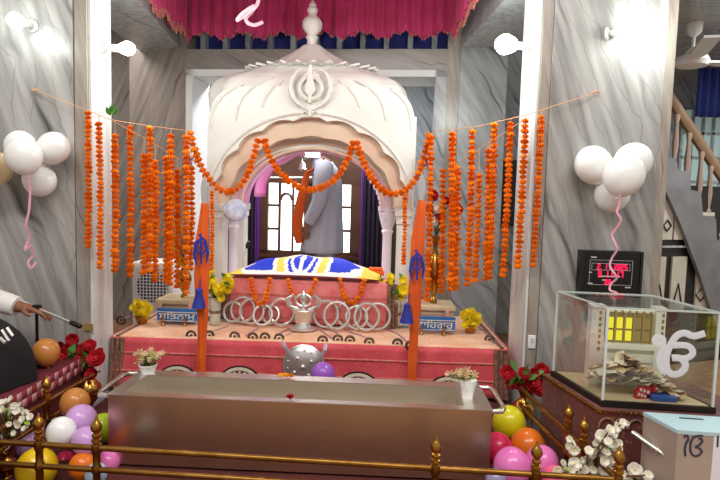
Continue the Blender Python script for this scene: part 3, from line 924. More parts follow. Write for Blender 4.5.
# pink cloth lining hung inside the canopy
def lining(u, v):
    t = PI * (1 - u)
    r = .475 - .012 * math.sin(v * 3)
    return FP.p(uc + .44 * math.cos(t), -.26 - .3 * v, zs + .05 + (pz(148, 311, -.2) - zs - .06) * math.sin(t) ** .8 + .008 * math.sin(u * 40))
b = MB(); b.grid(lining, 48, 6)
tag(b.build('canopy_lining', mat('lining_pink', 'e9a2cf', .7, c2='d64aa0', nscale=4), solid=.004), 'pink cloth lining hung under the shrine arch', 'cloth')
lp = at(313, 155, 3.86)
tl_ = bpy.data.lights.new('tube_glow', 'AREA'); tl_.shape = 'RECTANGLE'; tl_.size = .1; tl_.size_y = .03; tl_.energy = 3.0
tlo = bpy.data.objects.new('tube_glow', tl_); COL.objects.link(tlo); tlo.location = lp - V((0, 0, .02))
tb = thing('tube_light', lp, 'short lit tube light under the pink lining of the shrine arch', 'lamp')
d = FP.x * .05
MB().cyl(lp - d, lp + d, .014, seg=12).build('tube', M['tube_light'], tb)
MB().cyl(lp - d * 1.25, lp - d, .016).cyl(lp + d, lp + d * 1.25, .016).box(lp + V((0, .005, .024)), (.14, .02, .02), math.radians(-5)).build('fitting', M['plastic_white'], tb)
bp = at(302, 166, 3.84)
be = thing('hanging_bell', bp, 'small silver bell hanging below the tube light', 'bell')
MB().lathe([(.004, .03), (.012, .028), (.02, .015), (.024, -.006), (.032, -.02), (.03, -.022)], bp, 16).build('bell_body', M['silver'], be)
MB().cyl(bp + V((0, 0, .028)), bp + V((0, 0, .085)), .0025, seg=6).build('chain', M['silver'], be)
MB().cyl(bp - V((0, 0, .034)), bp, .005, seg=8).build('clapper', M['silver'], be)
# ============================================================ LOW TABLE WITH CLOTHS
TZ = .5
a, b_ = atz(113, 337, TZ), atz(507, 350, TZ)
th = math.degrees(math.atan2(b_.y - a.y, b_.x - a.x))
FT = Fr((a + b_) / 2, th)
TW = (b_ - a).length / 2
TD = .80
toU = lambda p: (V((p.x, p.y, 0)) - FT.o).dot(FT.x)
WL, WR = toU(FP.p(uc - HW, 0, 0)) - .06, toU(FP.p(uc + HW, 0, 0)) + .06
tab = thing('low_table', FT.p(0, -TD / 2, .22), 'low wide table draped in red and peach brocade in front of the shrine', 'table')
MB().fbox(FT, -TW + .03, TW - .03, -.40, -.03, .46, TZ - .012).fbox(FT, -TW + .03, WL, -TD + .02, -.40, .46, TZ - .012).fbox(FT, WR, TW - .03, -TD + .02, -.40, .46, TZ - .012).build('tabletop', M['dark_wood'], tab)
for u in (-TW + .08, TW - .08):
    for o in (-.08, -TD + .08):
        MB().fbox(FT, u - .03, u + .03, o - .03, o + .03, .22, .47).build('leg', M['dark_wood'], tab)
b = MB()
hz = lambda x, o: TZ + .003 + .004 * math.sin(x * 14 + o * 6) * math.sin(o * 11)
for ua, ub, oa, ob_ in ((-TW, TW, -.40, 0), (-TW, WL, -TD, -.40), (WR, TW, -TD, -.40)):
    b.grid(lambda u, v: FT.p(ua + (ub - ua) * u, oa + (ob_ - oa) * v, hz(ua + (ub - ua) * u, oa + (ob_ - oa) * v)), 60 if ob_ == 0 else 14, 10)
b.build('top_cloth', M['peach_cloth'], tab, solid=.01)
def drop(u, v):
    x = -TW + 2 * TW * u
    w = .012 * math.sin(u * 46) * (1 - v) + .008 * math.sin(u * 17 + 1)
    return FT.p(x, .012 + w * .8 * (1 - v) + .03 * (1 - v), TZ + .006 - (1 - v) * .265)
b = MB(); b.grid(drop, 120, 8); b.build('front_drop', M['red_cloth'], tab, solid=.006)
for sg in (-1, 1):
    b = MB(); b.grid(lambda u, v: FT.p(sg * (TW + .008 + .01 * math.sin(u * 22) * (1 - v)), -TD + TD * u, TZ + .006 - (1 - v) * .265), 30, 6)
    b.build('side_drop', M['red_cloth'], tab, solid=.006)
    # gold pleated border at the corner
    b = MB()
    for k in range(3):
        b.tube([FT.p(sg * (TW - .012 - .026 * k), .024, TZ + .004), FT.p(sg * (TW - .01 - .026 * k), .03, TZ - .1), FT.p(sg * (TW - .004 - .026 * k), .05, TZ - .26)], .012, 6)
    b.tube([FT.p(sg * (TW - .03), -TD, TZ + .012), FT.p(sg * (TW - .03), .01, TZ + .012)], .012, 6, flat=.4)
    b.build('gold_border', M['gold_trim'], tab)
b = MB()
for z in (.075, .17):
    b.grid(lambda u, v: (lambda p: p + FT.n * .006)(drop(u, 1 - (z + .012 * v) / .265)), 120, 1)
b.build('gold_band', mat('gold_band', 'cc505a', .7, c2='c9836b', nscale=45), tab, solid=.002)
# round medallions woven in the front drop
for x, y in ((178, 381), (240, 382), (358, 388), (448, 392)):
    u, z = FT.uv(x, y, .05)
    z = max(z, TZ - .24)
    m = MB()
    for k, (r, o, mi) in enumerate(((.115, .052, 0), (.105, .056, 1), (.085, .06, 2), (.06, .063, 0))):
        m.mi(mi); n = 28
        m.add([FT.p(u + r * math.cos(2 * PI * i / n), o, max(z + r * .8 * math.sin(2 * PI * i / n), TZ - .262)) for i in range(n)], [tuple(range(n))])
    for i in range(9):
        t = PI * i / 8; m.mi(1); m.sphere(FT.p(u + .072 * math.cos(t), .064, z + .058 * math.sin(t)), .006, 6, 4)
    m.build('medallion', [M['black_cloth'], M['gold_letters'], M['dark_motif']], tab)
# dark round motifs along the front edge
for x, y in ((193, 336), (211, 336), (236, 337), (254, 338), (266, 338), (280, 339), (323, 341), (338, 340), (350, 341), (369, 343), (397, 344), (410, 346), (121, 322), (488, 340)):
    q_ = atz(x, y, TZ); p = V((q_.x, q_.y - .034, TZ + .012)) if y > 330 else atz(x, y - 2, TZ + .02); m = MB()
    m.tube([p + V((.024 * math.cos(2 * PI * i / 16), -.004 * math.sin(2 * PI * i / 16), .024 * math.sin(2 * PI * i / 16))) for i in range(16)], .0075, 6, closed=True)
    m.sphere(p, (.009, .006, .009), 8, 5)
    m.build('motif', M['dark_motif'], tab)
# lilac woven lines over the table top
for pts in (((285, 336), (300, 329), (320, 330), (332, 338)), ((278, 334), (296, 325), (312, 324), (338, 333)), ((345, 330), (360, 335), (372, 340)), ((258, 328), (250, 333), (246, 336)), ((380, 326), (398, 334), (408, 342)), ((228, 326), (214, 331), (200, 335)),
            ((120, 320), (130, 316), (146, 318)), ((478, 326), (486, 333), (494, 343))):
    m = MB(); m.tube([atz(x, y, TZ + .011) for x, y in pts], .006, 6, flat=.4); m.build('woven_line', mat('woven_line', 'a87f93', .7) if 'woven_line' not in bpy.data.materials else bpy.data.materials['woven_line'], tab)

# ------------------------------------------------------------ raised pink block and its rumala
a, b_ = atz(226, 324, TZ + .015), atz(386, 326, TZ + .015)
FBk = Fr((a + b_) / 2, -4)
BW = (b_ - a).length / 2
BZ = FBk.uv(305, 280)[1]
blk = thing('raised_platform', FBk.p(0, -.3, TZ + .015), 'raised block wrapped in pink brocade on the low table before the shrine', 'platform')
MB().rbox(FBk.p(0, -.125, (TZ + .018 + BZ) / 2), (2 * BW, .25, BZ - TZ - .018), .02, FBk.th).build('body', M['pink_brocade'], blk)
for sg in (-1, 1):
    b = MB()
    for k in range(3):
        b.tube([FBk.p(sg * (BW + .012 + .022 * k), -.01 - .02 * k, TZ + .02), FBk.p(sg * (BW + .010 + .022 * k), -.02 - .02 * k, BZ - .015)], .013, 6)
    b.build('pleated_border', M['gold_trim'], blk)
b = MB()
for z in (BZ - .105, TZ + .05):
    b.fbox(FBk, -BW + .01, BW - .01, 0, .004, z, z + .012)
b.build('gold_band', bpy.data.materials['gold_band'], blk)

xr0, xr1 = FBk.uv(228, 279)[0], FBk.uv(379, 280)[0]
def rum(u, v):
    x = xr0 + (xr1 - xr0) * u
    dome = max(0, 1 - abs(2 * u - 1) ** 2.4)
    rise = .015 + .105 * dome * math.sin(min(1, v * 1.5) * PI / 2) ** 1.0
    return FBk.p(x, .015 - .25 * v, BZ + rise + .006 * math.sin(u * 23 + v * 4) * v)
def rmat(u, v):
    x = (u - .48) / .5; d = math.hypot(x / .36, (v - .55) / 1.1)
    if v < .05: return 3
    if v < .12: return 0 if abs(x) < .75 else 2
    if d < .36: return 1 if .12 < d and abs(x) > .025 else 0
    if d < .46: return 0
    if d < .56: return 1 if v < .6 else 2
    if d < .70: return 0
    if d < .95: return 2
    if d < 1.1: return 0
    w = .06 * math.sin(11 * v + 3 * x)
    if .36 < abs(x) < .72 + w and v > .16 + .3 * max(0, abs(x) - .5): return 1
    if abs(x) < .77 + w: return 0
    return 2 if abs(x) > .8 and v > .1 else 0
b = MB(); b.grid(rum, 110, 44, matfn=rmat)
tag(b.build('rumala_cloth', [M['white_cloth'], M['royal_blue'], M['rumala_yellow'], M['maroon_cloth']], solid=.006), 'white blue and yellow silk cover spread over the raised pink block', 'cloth')
pz_ = [FBk.p(xr0 + (xr1 - xr0) * t, -.32, BZ + .012) for t in (.12, .88)]
b = MB(); b.rbox(FBk.p((xr0 + xr1) / 2, -.17, BZ + .03), ((xr1 - xr0) * .5, .12, .055), .025, FBk.th)
cushion = tag(b.build('scripture_cushion', M['white_cloth']), 'white cushion under the silk cover on the pink block', 'cushion')
b = MB(); b.rbox(FBk.p(xr1 - .03, -.22, BZ + .055), (.09, .04, .022), .008, FBk.th).rbox(FBk.p(xr1 - .03, -.22, BZ + .03), (.11, .045, .03), .008, FBk.th)
tag(b.build('folded_cloth', M['saffron']), 'small folded saffron cloth at the right end of the pink block', 'cloth')

# ------------------------------------------------------------ silver rings leaning on the block
zr = TZ + .02
spots = [(233, 308, 9, 0), (243, 308, 11.5, 0), (252, 308, 11.5, .025), (263, 308, 9, .05), (271, 307, 8, .0), (282, 307, 12, .03), (326, 307, 12, .03), (337, 308, 12, .055), (349, 308, 11.5, 0), (357, 308, 10, .03), (367, 308, 12, .055), (378, 308, 11.5, .02)]
side = ['leftmost', 'second', 'third', 'fourth', 'fifth', 'sixth']
for i, (x, y, r, off) in enumerate(spots):
    R_ = r * ppm(3.4)
    u, z = FBk.uv(x, y, .03 + off); z = zr + R_ + .008
    m = MB(); yaw = rnd.uniform(-.35, .35) if off else 0
    pts = []
    for k in range(32):
        t = 2 * PI * k / 32
        du, dz_ = R_ * math.cos(t), R_ * math.sin(t)
        pts.append(FBk.p(u + du * math.cos(yaw), .03 + off + du * math.sin(yaw) * .4 - .02 * (dz_ / R_), z + dz_))
    m.tube(pts, .0085, 8, closed=True)
    where = ('%s of the six silver rings left of the silver stand' % ['leftmost', 'second from left', 'third from left', 'fourth from left', 'fifth from left', 'rightmost'][i]) if i < 6 else \
            ('%s of the six silver rings right of the silver stand' % ['leftmost', 'second from left', 'third from left', 'fourth from left', 'fifth from left', 'rightmost'][i - 6])
    tag(m.build('silver_ring', M['silver']), where, 'ring', 'silver rings leaning on the pink block')

# silver stand in the middle
sp = atz(303, 329, TZ + .02)
stn = thing('silver_stand', sp, 'ornate silver stand in the middle of the table top', 'ornament')
MB().lathe([(.055, 0), (.055, .008), (.035, .014), (.03, .03), (.038, .04), (.04, .075), (.052, .10), (.05, .105)], sp, 20, mod=lambda a, i: 1 + .06 * math.sin(a * 10)).build('base', M['silver'], stn)
b = MB()
for s in (-1, 1):
    b.tube([sp + V((s * .02, 0, .1)), sp + V((s * .062, 0, .12)), sp + V((s * .068, 0, .155)), sp + V((s * .045, 0, .175)), sp + V((s * .03, 0, .16))], [.008, .01, .01, .008, .004], 8)
b.tube([sp + V((.033 * math.cos(2 * PI * i / 20), 0, .15 + .03 * math.sin(2 * PI * i / 20))) for i in range(20)], .006, 6, closed=True)
b.build('side_arm', M['silver'], stn)
MB().lathe([(.012, .1), (.006, .12), (.012, .14), (.018, .16), (.01, .185), (.003, .2)], sp, 12).build('blade', M['silver'], stn)

for ch in stn.children: ch.scale = (1.4, 1.2, 1.15)

# shield with straps on the front of the cloth
u, z = FT.uv(303.5, 365.5, .07)
shp = FT.p(u, .07, z)
shd = thing('round_shield', FT.p(u, .07, z - .115), 'engraved round silver shield hanging on the red front of the table', 'shield')
Q = Matrix.Rotation(FT.th, 3, 'Z') @ Matrix.Rotation(PI / 2, 3, 'X')
MB().lathe([(.112, -.01), (.114, -.004), (.108, .0), (.1, .006), (.075, .018), (.04, .027), (.001, .03)], shp, 36, Q, mod=lambda a, i: 1).build('disc', M['silver'], shd)
for r, n, o, q in ((.018, 1, .028, .014), (.055, 4, .024, .011), (.085, 14, .013, .006)):
    for i in range(n):
        t = 2 * PI * i / n + .6
        rr = r if n > 1 else 0
        MB().sphere(shp + Q @ V((rr * math.cos(t), rr * math.sin(t), o)), q, 10, 6).build('boss', M['silver'], shd)
MB().tube([shp + Q @ V((.108 * math.cos(2 * PI * i / 32), .108 * math.sin(2 * PI * i / 32), .0)) for i in range(32)], .006, 6, closed=True).build('rim', M['silver'], shd)
for pts in (((282, 341), (285, 347), (290, 354), (297, 361)), ((326, 344), (325, 350), (321, 356), (314, 362))):
    MB().tube([FT.px(x, y, .098 if i else .06) for i, (x, y) in enumerate(pts)], .011, 8, flat=.3, up=tuple(FT.n)).build('strap', M['strap_grey'], shd)

# ------------------------------------------------------------ side boxes, name boards
def sidebox(x0, x1, yt, yb, ymid, bx0, bx1, by0, by1, sidename, letters, pbox, pboard):
    zb = TZ + .014
    Yb = atz((bx0 + bx1) / 2, by1 + 1.5, zb).y
    fr = Fr(at((bx0 + bx1) / 2, by1, Yb), -2)
    bd = thing('name_board', fr.p(fr.uv((bx0 + bx1) / 2, by1)[0], 0, zb), pboard, 'sign')
    u0, u1 = fr.uv(bx0, by1)[0], fr.uv(bx1, by1)[0]; z0, z1 = zb + .014, fr.uv((bx0 + bx1) / 2, by0)[1]
    MB().fbox(fr, u0, u1, -.018, 0, z0, z1).build('board', M['blue_board'], bd)
    m = MB()
    m.fbox(fr, u0, u1, 0, .003, z1 - .022, z1 - .018).fbox(fr, u0, u1, 0, .003, z0 + .006, z0 + .009)
    m.build('border_line', M['gold_letters'], bd)
    for t in (.18, .72):
        MB().lathe([(.012, 0), (.01, .006), (.005, .012), (.008, .03), (.006, .05)], fr.p(u0 + (u1 - u0) * t, .016, zb), 10).build('foot', M['brass'], bd)
    fc = bpy.data.curves.new('lettering', 'FONT'); fc.body = letters; fc.size = (z1 - z0) * .62; fc.extrude = .0015; fc.align_x = 'CENTER'; fc.align_y = 'CENTER'
    tmp = bpy.data.objects.new('tmp', fc); COL.objects.link(tmp)
    dg = bpy.context.evaluated_depsgraph_get(); me = bpy.data.meshes.new_from_object(tmp.evaluated_get(dg)); bpy.data.objects.remove(tmp)
    w = max((v.co.x for v in me.vertices), default=1) - min((v.co.x for v in me.vertices), default=0)
    ob = bpy.data.objects.new('lettering', me); COL.objects.link(ob); me.materials.clear(); me.materials.append(M['gold_letters'])
    ob.parent = bd
    sc = min(1.6, (u1 - u0) * .9 / max(w, .001))
    ob.location = bd.matrix_basis.inverted() @ fr.p((u0 + u1) / 2, .002, z0 + (z1 - z0) * .42); ob.rotation_euler = (PI / 2, 0, fr.th); ob.scale = (sc, 1, 1)
    # box behind
    fb_ = Fr(fr.p(0, -.05, 0), -2)
    ux0, ux1 = fb_.uv(x0, ymid)[0], fb_.uv(x1, ymid)[0]; zt = fb_.uv((x0 + x1) / 2, ymid)[1]
    bx = thing('pedestal_box', fb_.p((ux0 + ux1) / 2, -.1, zb), pbox, 'box')
    MB().fbox(fb_, ux0 + .015, ux1 - .015, -.2, -.02, zb, zt - .03).build('body', M['pink_wood'], bx)
    MB().rbox(fb_.p((ux0 + ux1) / 2, -.11, zt - .015), (ux1 - ux0, .22, .03), .006, fb_.th).build('lid', M['cream_wood'], bx)
    m = MB(); m.fbox(fb_, ux0 + .01, ux1 - .01, -.205, -.015, zt - .055, zt - .045); m.build('moulding', M['cream_wood'], bx)
    for uu in (ux0 + .03, ux1 - .05):
        MB().lathe([(.016, 0), (.02, .02), (.012, .04), (.016, .055), (.006, .075)], fb_.p(uu, -.002, zt - .09), 10).build('corner_knob', M['pink_wood'], bx)
    return fb_, (ux0 + ux1) / 2, zt


fl, ul, ztl = sidebox(155, 198, 294, 322, 300, 157, 197, 309, 323, 'left', '\u0a38\u0a3f\u0a24\u0a28\u0a3e\u0a2e\u0a41',
                      'pink and cream box under the brass vase left of the shrine', 'blue lettered name board in front of the left box, beside the yellow pot')
frr, ur, ztr = sidebox(408, 456, 300, 330, 306, 414, 455, 317, 332, 'right', '\u0a35\u0a3e\u0a3f\u0a39\u0a17\u0a41\u0a30\u0a42',
                       'pink and cream box under the brass vase right of the shrine', 'blue lettered name board right of the saffron flag pole on the right')


def vase(p, h, r, label, m, prof=None):
    prof = prof or [(.45, 0), (.5, .02), (.42, .05), (.22, .10), (.3, .14), (.75, .3), (1, .45), (.95, .58), (.55, .7), (.32, .78), (.3, .86), (.5, .97), (.55, 1), (.45, .99), (.25, .88)]
    t = thing('brass_vase', p, label, 'vase')
    MB().lathe([(w * r, z * h) for w, z in prof[:9]], p, 24).build('body', m, t)
    MB().lathe([(w * r, z * h) for w, z in prof[8:]], p, 24, capped=False).build('neck', m, t)
    m2 = MB(); m2.tube([p + V((r * 1.0 * math.cos(2 * PI * i / 24), r * 1.0 * math.sin(2 * PI * i / 24), .45 * h)) for i in range(24)], r * .07, 6, closed=True); m2.build('ring', m, t)
    return t, p + V((0, 0, h * .97))


# ------------------------------------------------------------ flower meshes
def petals(mb, c, R, n, L, W, lift, curl, mi=0, ph=0.0):
    for k in range(n):
        a = 2 * PI * k / n + ph
        d = V((math.cos(a), math.sin(a), 0)); s = V((-d.y, d.x, 0)); mb.mi(mi)
        P = []
        for i, (t, w) in enumerate(((.08, .25), (.45, .9), (.8, 1.0), (1.0, .35))):
            z = lift * t + curl * t * t
            P += [c + d * (L * t) + s * (W * w) + V((0, 0, z)), c + d * (L * t) - s * (W * w) + V((0, 0, z))]
        mb.add(P, [(0, 1, 3, 2), (2, 3, 5, 4), (4, 5, 7, 6)])


def flower_mesh(name, kind):
    b = MB()
    if kind == 'marigold':
        for lz, rr in ((-.6, .62), (-.3, .92), (0, 1.04), (.3, .92), (.6, .62)):
            n = 18
            vs = []
            for j in range(n):
                a = 2 * PI * j / n; k = rr * (1.0 if j % 2 else .8)
                vs.append((k * math.cos(a), k * math.sin(a), lz * .75 + (.12 if j % 2 else -.08)))
            vs += [(0, 0, lz * .62 - .22), (0, 0, lz * .62 + .2)]
            b.add(vs, [(j, (j + 1) % n, n + 1) for j in range(n)] + [((j + 1) % n, j, n) for j in range(n)])
        return b.mesh(name, M['marigold'], 80)
    if kind == 'rose':
        c = V((0, 0, 0))
        petals(b, c, 1, 6, 1.0, .55, .25, .25); petals(b, c + V((0, 0, .1)), 1, 5, .8, .5, .55, .2, ph=.5); petals(b, c + V((0, 0, .2)), 1, 4, .5, .4, .7, .1, ph=.2)
        b.sphere(c + V((0, 0, .45)), (.3, .3, .35), 8, 6); b.sphere(c + V((0, 0, -.02)), (.35, .35, .25), 8, 5)
        return b.mesh(name, M['red_petal'], 60)
    if kind == 'blossom':
        petals(b, V((0, 0, 0)), 1, 5, 1.2, .62, .2, .1); petals(b, V((0, 0, .06)), 1, 5, .9, .5, .4, .1, ph=.6)
        b.mi(1).sphere((0, 0, .22), .2, 8, 5)
        return b.mesh(name, [M['white_petal'], M['rumala_yellow']], 60)
    if kind == 'yellow':
        petals(b, V((0, 0, 0)), 1, 14, 1.0, .15, .15, .1); petals(b, V((0, 0, .1)), 1, 12, .85, .15, .45, .1, ph=.3); petals(b, V((0, 0, .15)), 1, 9, .6, .14, .7, 0, ph=.1)
        b.sphere((0, 0, .25), .28, 8, 6)
        return b.mesh(name, M['yellow_petal'], 60)
    if kind == 'wispy':
        petals(b, V((0, 0, 0)), 1, 6, 1.0, .16, .5, .3); petals(b, V((0, 0, .1)), 1, 5, .7, .14, .8, .2, ph=.5)
        return b.mesh(name, M['cream_petal'], 60)
    if kind == 'leaf':
        P = [(0, 0, 0), (.28, .35, .06), (.3, .6, .08), (0, 1.05, 0), (-.3, .6, .08), (-.28, .35, .06), (0, .45, -.02)]
        b.add(P, [(0, 1, 6), (1, 2, 6), (2, 3, 6), (3, 4, 6), (4, 5, 6), (5, 0, 6)])
        return b.mesh(name, M['leaf'], 60)


FM = {k: flower_mesh(k, k) for k in ('marigold', 'rose', 'blossom', 'yellow', 'wispy', 'leaf')}
FM['lime_leaf'] = FM['leaf'].copy(); FM['lime_leaf'].materials[0] = M['leaf_lime']
FM['white_rose'] = FM['rose'].copy(); FM['white_rose'].materials[0] = M['white_petal']
FM['marigold_y'] = FM['marigold'].copy(); FM['marigold_y'].materials[0] = M['marigold_y']
FM['cream_yellow'] = FM['yellow'].copy()


def aim(d, spin=0.0):
    return (V((0, 0, 1)).rotation_difference(V(d).normalized()) @ Euler((0, 0, spin)).to_quaternion()).to_euler()


def bouquet(name, base, heads, label, cat='flowers', stem_m=None, leaves=10, leaf_r=.05, leafkind='leaf', group=None, seed=1):
    """heads: (world pos, kind, radius, direction)"""
    r = random.Random(seed); t = thing(name, base, label, cat, group); base = V(base)
    cen = sum((V(h[0]) for h in heads), V((0, 0, 0))) / len(heads)
    for p, kind, rad, d in heads:
        p = V(p); q = p - V(d).normalized() * rad * .1
        mid = base.lerp(p, .6) + V((0, 0, .01)); mid.x = base.x + (p.x - base.x) * .45; mid.y = base.y + (p.y - base.y) * .45
        MB().tube([base, mid, q], .0028, 5).build('stem', stem_m or M['stem'], t)
        inst('bloom', FM[kind], t, p, aim(d, r.uniform(0, 6)), rad)
    for k in range(leaves):
        p, kind, rad, d = heads[k % len(heads)]
        q = base.lerp(V(p), r.uniform(.5, .95)) + V((r.uniform(-1, 1), r.uniform(-1, .3), r.uniform(-.6, .6))) * rad * .7
        inst('leaf', FM[leafkind], t, q, (r.uniform(-.3, 1.2), r.uniform(-.8, .8), r.uniform(0, 6.28)), leaf_r * r.uniform(.7, 1.1))
    return t


# vases on the boxes
vp = fl.p(ul + .01, -.1, ztl); hv = fl.uv(178, 262, -.1)[1] - ztl
t, top = vase(vp, .24, .045, 'brass vase on the left pink box, half hidden by marigold strands', M['brass'])
hd = []
for x, y, r in ((175, 240, 4.5), (182, 262, 4.5), (172, 250, 4), (180, 230, 4), (187, 246, 4), (178, 224, 3.5), (170, 236, 3.5)):
    hd.append((at(x, y, vp.y), 'yellow', r * ppm(vp.y) * 1.2, (rnd.uniform(-.5, .5), -1, rnd.uniform(.1, .8))))
bouquet('flower_bouquet', top, hd, 'small yellow flowers in the left brass vase behind the marigold strands', leaves=6, leaf_r=.035, seed=3)
vp = frr.p(frr.uv(433, 306, -.1)[0], -.1, ztr)
t, top = vase(vp, frr.uv(438, 236, -.1)[1] - ztr, .052, 'tall brass vase on the right pink box beside the saffron flag', M['brass'])
hd = []
for x, y, r, kd in ((432, 196, 6, 'rose'), (438, 208, 6, 'white_rose'), (446, 202, 5, 'rose'), (457, 211, 6.5, 'rose'), (430, 210, 5, 'rose'), (449, 217, 5, 'white_rose'), (440, 219, 5.5, 'rose'), (434, 222, 5, 'white_rose'), (453, 198, 4, 'rose')):
    hd.append((at(x, y, vp.y), kd, r * ppm(vp.y), (rnd.uniform(-.5, .5), -1, rnd.uniform(.1, .8))))
bouquet('flower_bouquet', top, hd, 'red and white roses in the tall brass vase right of the shrine', leaves=8, leaf_r=.05, seed=4)

# glass vases of yellow flowers beside the block, yellow pots at the table ends
def yellow_vase(x, yb, yt, cx, cy, n, rx, ry, lab1, lab2, seed):
    base = atz(x, yb, TZ + .014); h = at(x, yt, base.y).z - base.z
    t = thing('glass_vase', base, lab1, 'vase')
    MB().lathe([(.030, 0), (.032, .01), (.03, h * .5), (.036, h * .9), (.04, h), (.034, h), (.028, h * .5), (.001, .012)], base, 20, mod=lambda a, i: 1 + .03 * math.sin(a * 10)).build('vase_body', M['glass_vase'], t)
    MB().lathe([(.033, h * .42), (.0355, h * .44), (.0355, h * .5), (.033, h * .52)], base, 20, capped=False).build('band', M['gold_trim'], t)
    r = random.Random(seed); hd = []
    for k in range(n):
        a = r.uniform(0, 6.28); q = math.sqrt(r.random())
        hd.append((at(cx + rx * q * math.cos(a), cy + ry * q * math.sin(a), base.y - .03 * r.random()), 'yellow', r.uniform(3.6, 5.4) * ppm(base.y), (r.uniform(-.8, .8), -1, r.uniform(0, 1))))
    bouquet('flower_bouquet', base + V((0, 0, h * .9)), hd, lab2, leaves=34, leaf_r=.055, leafkind='leaf', seed=seed)


yellow_vase(215, 324, 297, 217, 284, 26, 14, 15, 'clear vase left of the pink block, behind the left flag pole', 'yellow flowers in the clear vase left of the pink block', 11)
yellow_vase(395, 326, 299, 391, 288, 26, 16, 14, 'clear vase right of the pink block, behind the right flag pole', 'yellow flowers in the clear vase right of the pink block', 12)


def yellow_pot(x, yb, cx, cy, lab1, lab2, seed):
    base = atz(x, yb, TZ + .014)
    t = thing('flower_pot', base, lab1, 'pot')
    MB().lathe([(.028, 0), (.03, .005), (.04, .04), (.043, .048), (.038, .048), (.03, .035)], base, 20).build('pot_body', M['brass'], t)
    MB().tube([base + V((.041 * math.cos(2 * PI * i / 20), .041 * math.sin(2 * PI * i / 20), .047)) for i in range(20)], .004, 6, closed=True).build('rim', M['brass'], t)
    r = random.Random(seed); hd = []
    for k in range(30):
        a = r.uniform(0, 6.28); q = math.sqrt(r.random())
        hd.append((at(cx + 9 * q * math.cos(a), cy + 8 * q * math.sin(a), base.y - .02 * r.random()), 'yellow', r.uniform(3.4, 4.8) * ppm(base.y), (r.uniform(-.8, .8), -1, r.uniform(0, 1))))
    bouquet('flower_bouquet', base + V((0, 0, .03)), hd, lab2, leaves=4, leaf_r=.03, seed=seed)


yellow_pot(142, 323, 141, 310, 'brass flower pot at the left end of the table by the blue board', 'round bunch of yellow flowers in the pot at the left table end', 21)
yellow_pot(470, 332, 470, 319, 'brass flower pot at the right end of the table by the blue board', 'round bunch of yellow flowers in the pot at the right table end', 22)
# ============================================================ SAFFRON FLAG POLES
def flag(x0, y0, x1, y1, ytip, Y, label, ex, ey, tx, ty):
    base = at(x1, y1, Y); base.z = .22
    p_top = at(x0, y0, Y)
    t = thing('flag_pole', base, label, 'flag')
    tip = at(x0 + .3, ytip, Y); tip.y = Y; tip.x = p_top.x
    ax = V((base.x, Y, 0)); dx = (p_top.x - base.x) / (p_top.z - base.z)
    c = lambda z: V((base.x + dx * (z - base.z), Y, z))
    MB().cyl(c(.24), c(p_top.z + .03), .013, .011).cyl(c(.22), c(.26), .05, .03).build('pole', M['silver'], t)
    zt = p_top.z; k = ppm(Y)
    # double edged blade on top
    n = [(0, ytip - y0), (2.2, -20), (3.2, -12), (2.6, -4), (3.0, 0)]
    P = [(2.4, 0), (3.2, -8), (3.6, -16), (2.6, -23), (0, -30)]
    b = MB(); fr = Fr(c(0), 0)
    poly = [(w * k, zt - y * k * .9) for w, y in P] + [(-w * k, zt - y * k * .9) for w, y in reversed(P[:-1])]
    q = c(zt); poly = [(u + q.x - base.x, z) for u, z in poly]
    b.prism(poly, fr, -.006, .006); b.build('spear_head', M['silver'], t)
    # saffron wrap: wide pleated flag part above, slim wrap below
    zs = [zt, zt - .06, zt - .2, zt - .38, zt - .52, zt - .585, zt - .62, zt - .8, base.z + .12]
    rs = [.017, .022, .030, .034, .031, .025, .022, .022, .02]
    R = []
    for z, r in zip(zs, rs):
        R.append([c(z) + V((r * (1 + .22 * math.sin(5 * a + z * 9)) * math.cos(a) + (-.010 if r > .028 else 0), .75 * r * (1 + .22 * math.sin(5 * a + z * 9)) * math.sin(a), 0)) for a in [2 * PI * j / 30 for j in range(30)]])
    # refine along the length
    RR = []
    for i in range(len(R) - 1):
        for s in range(4):
            f = s / 4; RR.append([R[i][j].lerp(R[i + 1][j], f) for j in range(30)])
    RR.append(R[-1]); b = MB(); b.loft(RR); b.build('saffron_wrap', M['saffron'], t, sharp=70)
    # blue emblem: blade, ring and two curved swords, lying on the cloth
    b = MB()
    def e(x, y): 
        p = at(ex + x * 1.35, ey + y * 1.25, Y - .05); return p
    b.tube([e(-3, 14), e(-5, 6), e(-4, -4), e(1, -9)], [.003, .009, .009, .004], 6, flat=.5, up=(0, -1, 0))
    b.tube([e(4, 12), e(5, 4), e(3, -6), e(-2, -11)], [.003, .009, .009, .004], 6, flat=.5, up=(0, -1, 0))
    b.tube([e(0 + 3.4 * math.cos(q), 0 + 5 * math.sin(q)) for q in [2 * PI * i / 16 for i in range(16)]], .005, 6, closed=True, flat=.6, up=(0, -1, 0))
    b.tube([e(0, -12), e(0, 0), e(0, 13)], [.003, .009, .005], 6, flat=.5, up=(0, -1, 0))
    b.build('blue_emblem', M['navy'], t)
    p = at(tx, ty, Y - .045); b = MB()
    b.tube([at(x1 + (tx - x1) * .3, ty - 18, Y - .03), p + V((0, 0, .03))], .003, 5)
    b.lathe([(.010, .045), (.018, .038), (.016, .018), (.026, -.012), (.036, -.055), (.004, -.056)], p, 18, mod=lambda a, i: 1 + .1 * math.sin(a * 9))
    b.build('tassel', M['navy'], t)
    return t


flag(205, 203, 201, 378, 165, 2.80, 'saffron wrapped flag pole with blue emblem left of the shrine arch', 201, 248, 199, 297)
flag(422, 200, 411, 385, 170, 2.80, 'saffron wrapped flag pole with blue emblem right of the shrine arch', 417, 264, 407, 312)

# ============================================================ MARIGOLD STRANDS
def string(pts, label, r=.0022, m=None):
    return tag(MB().tube(pts, r, 5).build('string', m or M['string']), label, 'string')


